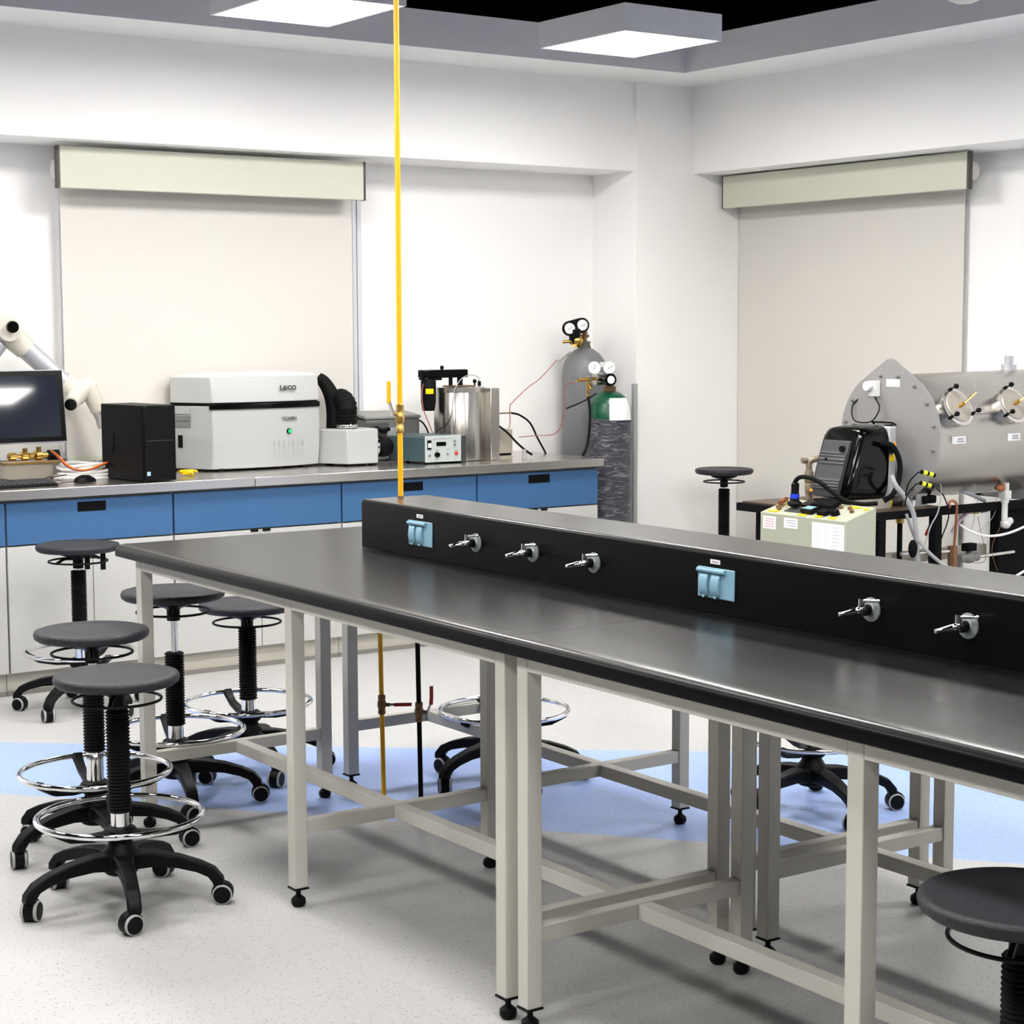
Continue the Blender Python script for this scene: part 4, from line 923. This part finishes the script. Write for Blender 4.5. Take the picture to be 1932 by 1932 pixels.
m = MB(); m.loft([[ct(.445, .2, .0205), ct(.545, .2, .0205), ct(.545, .38, .0205), ct(.445, .38, .0205)], [ct(.445, .2, .0212), ct(.545, .2, .0212), ct(.545, .38, .0212), ct(.445, .38, .0212)]]); m.build('screen', sock_m, d_)
top_box('switch_block', gap_m, .62, .72, .15, .38, .018); n_ = Vector((-.048, 0, .175)).normalized()
MB().lathe([(.020, 0), (.018, .02), (.012, .022)], ct(.78, .3), n_, n=18).build('dial_knob', gap_m, co)
MB().box((-.004, -.008, 0), (.004, .008, .0), ).bm.free()
for f, g in ((.70, .72), (.80, .72), (.88, .55), (.09, .35), (.14, .25)): MB().lathe([(.010, 0), (.009, .010), (.005, .011)], ct(f, g), n_, n=14).build('button', bronze, co)
for f0, f1, g in ((.05, .17, .08), (.43, .52, .03), (.62, .70, .04), (.78, .86, .04), (.74, .88, .80), (.93, .985, .75), (.08, .2, .55)): top_box('tape', yel_bright, f0, f1, g, g+.10, .0012, 0)
m = MB(); m.tube([ct(.10, .62, .02), ct(.06, .6, .015), ct(.11, .4, .018)], .012, n=10); m.build('bracket', copper, co)
b_ = onx(1499, 950, 5.47)-Vector((cx, (y0+y1)/2, 0)); m = MB(); q = onx(1500, 926, 5.47)-Vector((cx, (y0+y1)/2, 0)); m.sphere(b_, .028, n=16, sc=(1.1, 1.2, .6)); m.lathe([(.022, 0), (.020, .02), (.017, .03), (.017, .085), (.011, .09)], b_, (q-b_), n=20); m.build('plug', black_plastic, co)
q1 = b_.lerp(q, .42); q2 = b_.lerp(q, .78); m = MB(); m.cyl(q1, q2, .0195, n=20); m.build('plug_collar', blue_tape, co)
def note(f0, f1, za, zb, mk, rows, col):
    o_ = MB().box((-.0012, hw-2*hw*f1, za), (-.0002, hw-2*hw*f0, zb)).build('paper_note', paper, co)
    m = MB()
    for r0_ in range(rows):
        z = zb-(zb-za)*(r0_+1)/(rows+1)
        if mk == 'text': m.box((-.0018, hw-2*hw*(f1-.12*(f1-f0)), z-.0012), (-.0013, hw-2*hw*(f0+(.12+.1*random.random())*(f1-f0)), z+.0012))
        else:
            for g in (.2, .42): m.box((-.0018, hw-2*hw*(f0+(g+.015)*(f1-f0)), z-.0018), (-.0013, hw-2*hw*(f0+g*(f1-f0)), z+.0018))
            m.box((-.0018, hw-2*hw*(f0+.85*(f1-f0)), z-.0008), (-.0013, hw-2*hw*(f0+.65*(f1-f0)), z+.0008))
            m.build('marking', col, o_); m = MB()
    if mk == 'text': m.build('marking', col, o_)
    else: m.bm.free()
note(.035, .19, zt-.068, zt-.014, 'text', 4, ink_red); note(.29, .45, zt-.055, zt-.012, 'text', 3, ink); note(.62, .985, zt-.165, zt-.016, 'table', 9, ink)
# piping below and beside the drum
hose('cable_bundle', [P(1682, 897, 5.52), P(1690, 916, 5.50), P(1705, 935, 5.49), P(1722, 965, 5.49), P(1728, 1000, 5.49), P(1730, 1050, 5.50), P(1735, 1120, 5.5)], .011, tube_grey, 'thick grey cable bundle falling in front of the stand', 'cable')
hose('grey_cable', [P(1732, 1018, 5.48), P(1750, 1040, 5.46), P(1775, 1062, 5.45), P(1800, 1080, 5.4), P(1820, 1110, 5.4)], .008, tube_grey, 'grey cable branching off the bundle to the right', 'cable')
hose('grey_cable', [P(1710, 970, 5.53), P(1722, 1005, 5.52), P(1730, 1025, 5.5), P(1735, 1060, 5.5)], .007, tube_grey, 'grey cable joining the bundle from the stand top', 'cable')
hose('thin_cable', [P(1770, 902, 5.52), P(1776, 925, 5.51), P(1770, 965, 5.50), P(1755, 995, 5.5), P(1742, 1040, 5.5)], .003, tube_grey, 'thin pale wire hanging from the upper lime-striped connector', 'wire')
hose('thin_cable', [P(1767, 921, 5.52), P(1780, 935, 5.51), P(1790, 965, 5.50), P(1786, 990, 5.5), P(1775, 1020, 5.5), P(1770, 1060, 5.5)], .003, rubber, 'thin black wire hanging from the lower lime-striped connector', 'wire')
for (xa, ya, xb, yb2, lab) in ((1738, 890, 1764, 897, 'black connector with lime stripes, upper of two below the drum'), (1736, 911, 1760, 918, 'black connector with lime stripes, lower of two below the drum')):
    a, b2 = P(xa, ya, 5.40), P(xb, yb2, 5.38); t = thing('cable_connector', lab, 'connector', a); d = b2-a
    MB().cyl((0,0,0), d, .009, n=12).build('sleeve', gap_m, t)
    for f in (.12, .55): MB().cyl(d*f, d*(f+.28), .0098, n=12).build('stripe', lime, t)
    MB().tube([(0,0,0), (-.03, 0, -.008), (-.055, .02, -.05), (-.06, .03, -.10)], .003, n=6).build('lead', black_plastic, t)
hose('signal_wire', [P(1688, 888, 5.66), P(1705, 900, 5.62), P(1713, 915, 5.60), P(1714, 935, 5.6), P(1720, 948, 5.62)], .0035, rubber, 'thin black wire crossing the lower end plate', 'wire')
hose('copper_pipe', [P(1792, 958, 5.49), P(1791, 948, 5.49), P(1797, 945, 5.49), P(1804, 949, 5.49), P(1805, 962, 5.49), P(1803, 1000, 5.49), P(1800, 1040, 5.5), P(1800, 1090, 5.5)], .0058, copper, 'copper pipe hooked over the front rail of the stand', 'pipe')
hose('copper_pipe', [P(1797, 1030, 5.56), P(1797, 1100, 5.56)], .022, bronze, 'short thick rusty copper pipe behind the hooked one', 'pipe', 14)
m = MB(); a = P(1772, 1040, 5.56); m.tube([P(1700, 1045, 5.6), P(1740, 1043, 5.58), P(1790, 1040, 5.56)], .009, n=10); tag(m.build('steel_pipe', steel, loc=a), 'thin steel pipe running left from the rusty pipe', 'pipe')
O = P(1828, 1052, 5.56); bv = thing('ball_valve', 'greenish bronze valve with a steel pipe leading right, under the drum', 'valve', O)
m = MB(); m.lathe([(.016, -.06), (.02, -.055), (.02, -.03), (.014, -.028), (.024, -.015), (.026, .0), (.024, .02), (.016, .03), (.019, .035), (.019, .055), (.012, .06)], (0,0,0), (1, 0, .0), n=20); m.build('body', grey_m, bv)
MB().box((-.03, -.02, .03), (.03, .02, .065)).build('actuator', gap_m, bv, bevel=.003); MB().cyl((0,0,.0), (0,0,.03), .012, n=12).build('neck', grey_m, bv)
MB().cyl((.055, 0, 0), (.30, .0, .005), .0085, n=14).build('outlet_pipe', steel, bv)
hose('red_hose', [P(1747, 1010, 5.62), P(1757, 990, 5.62), P(1775, 968, 5.62), P(1792, 958, 5.64)], .008, red_m, 'red hose slanting behind the stand leg')
hose('clear_hose', [P(1796, 1005, 5.62), P(1808, 985, 5.6), P(1822, 970, 5.6), P(1836, 964, 5.6)], .009, tube_clear, 'pinkish clear hose below the front rail')
O = P(1840, 963, 5.6); cv = thing('hose_valve', 'brass hose valve with bright blue ends below the front rail', 'valve', O)
MB().cyl((-.015, 0, 0), (.015, 0, .0), .016, n=14).build('coupling', brass, cv); MB().cyl((.015, 0, 0), (.10, 0, .003), .009, n=12).build('tail', blue_valve, cv); MB().cyl((.04, 0, .0), (.075, 0, .003), .015, n=12).build('nut', grey_m, cv)
hose('white_hose', [P(1812, 990, 5.45), P(1830, 1002, 5.43), P(1860, 1011, 5.4), P(1895, 1008, 5.35), P(1932, 994, 5.3), P(1960, 975, 5.3)], .0055, tube_white, 'white hose curving across to the right photo edge')
hose('white_hose', [P(1915, 1088, 5.2), P(1932, 1078, 5.2), P(1950, 1070, 5.2)], .0055, tube_white, 'short white hose at the right photo edge above the ledge')
hose('grey_hose', [P(1778, 920, 5.62), P(1800, 922, 5.6), P(1830, 932, 5.58), P(1858, 945, 5.58)], .009, tube_grey, 'grey hose sloping down to the front rail below the drum')
O = P(1896, 940, 5.52); wv = thing('white_valve', 'white plastic valve fitting on the black side panel', 'valve', O)
m = MB(); m.cyl((0,0,.07), (0,0,-.02), .018, n=16); m.box((-.02, -.02, .0), (.02, .02, .035)); m.cyl((0,0,-.02), (0,0,-.10), .014, n=14); m.sphere((.01, 0, -.115), .024, n=14); m.sphere((.035, 0, -.105), .018, n=12); m.build('body', white_m, wv)
MB().lathe([(.018, 0), (.018, .02), (.008, .045)], (-.018, 0, .05), (-1, 0, 0), n=14).build('probe', copper, wv)
for i, (pts, mm_, lab) in enumerate((([P(1872, 923, 5.55), P(1855, 930, 5.6), P(1842, 950, 5.6), P(1838, 980, 5.6), P(1832, 1000, 5.6)], tube_grey, 'fine grey wire looping left from the copper probe'), ([P(1880, 935, 5.55), P(1878, 965, 5.55), P(1862, 990, 5.55), P(1842, 1005, 5.55)], tube_grey, 'fine grey wire falling from the white valve'), ([P(1845, 975, 5.5), P(1850, 1000, 5.5), P(1860, 1050, 5.5), P(1848, 1062, 5.5), P(1825, 1058, 5.5)], bronze, 'fine brown wire looping under the bronze valve'), ([P(1892, 985, 5.5), P(1875, 1020, 5.5), P(1872, 1045, 5.5), P(1882, 1078, 5.5)], bronze, 'fine brown wire beside the black side panel'), ([P(1839, 700, 5.52), P(1840, 860, 5.52), P(1839, 945, 5.53)], tube_grey, 'fine vertical wire in front of the steel drum'))):
    hose('fine_wire', pts, .0014, mm_, lab, 'wire', 6)
O = P(1716, 955, 5.6); gb = thing('glass_fitting', 'small clear and grey fitting standing on the stand plate', 'fitting', Vector((O.x, 5.6, SZ+.0065)))
m = MB(); m.lathe([(.03, 0), (.03, .03), (.014, .04), (.012, .055), (.006, .06), (.006, .07)], n=18); m.build('body', steel, gb); MB().box((.03, -.008, 0), (.045, .008, .025)).build('tab', yel_bright, gb); MB().box((.055, -.03, .01), (.14, .03, .045)).build('block', gap_m, gb, bevel=.006)
bbt = thing('black_bulb', 'black oval bulb hanging on the cables in front of the stand', 'bulb', P(1726, 1035, 5.46)); MB().sphere((-.012, 0, 0), .02, n=20, sc=(1, 1, 2.0)).build('bulb', gap_m, bbt)
yv = thing('yellow_regulator', 'black and yellow regulator hung under the stand top', 'regulator', P(1698, 978, 5.62)); m = MB(); m.box((-.03, -.03, .005), (.03, .03, .03)); m.build('body', gap_m, yv); m = MB(); m.cyl((0,0,0), (0,0,.006), .032, n=18); m.cyl((0,0,-.02), (0,0,0), .018, n=16); m.build('cap', brass, yv); MB().cyl((0,0,-.2), (0,0,-.02), .012, n=12).build('pipe', gap_m, yv)
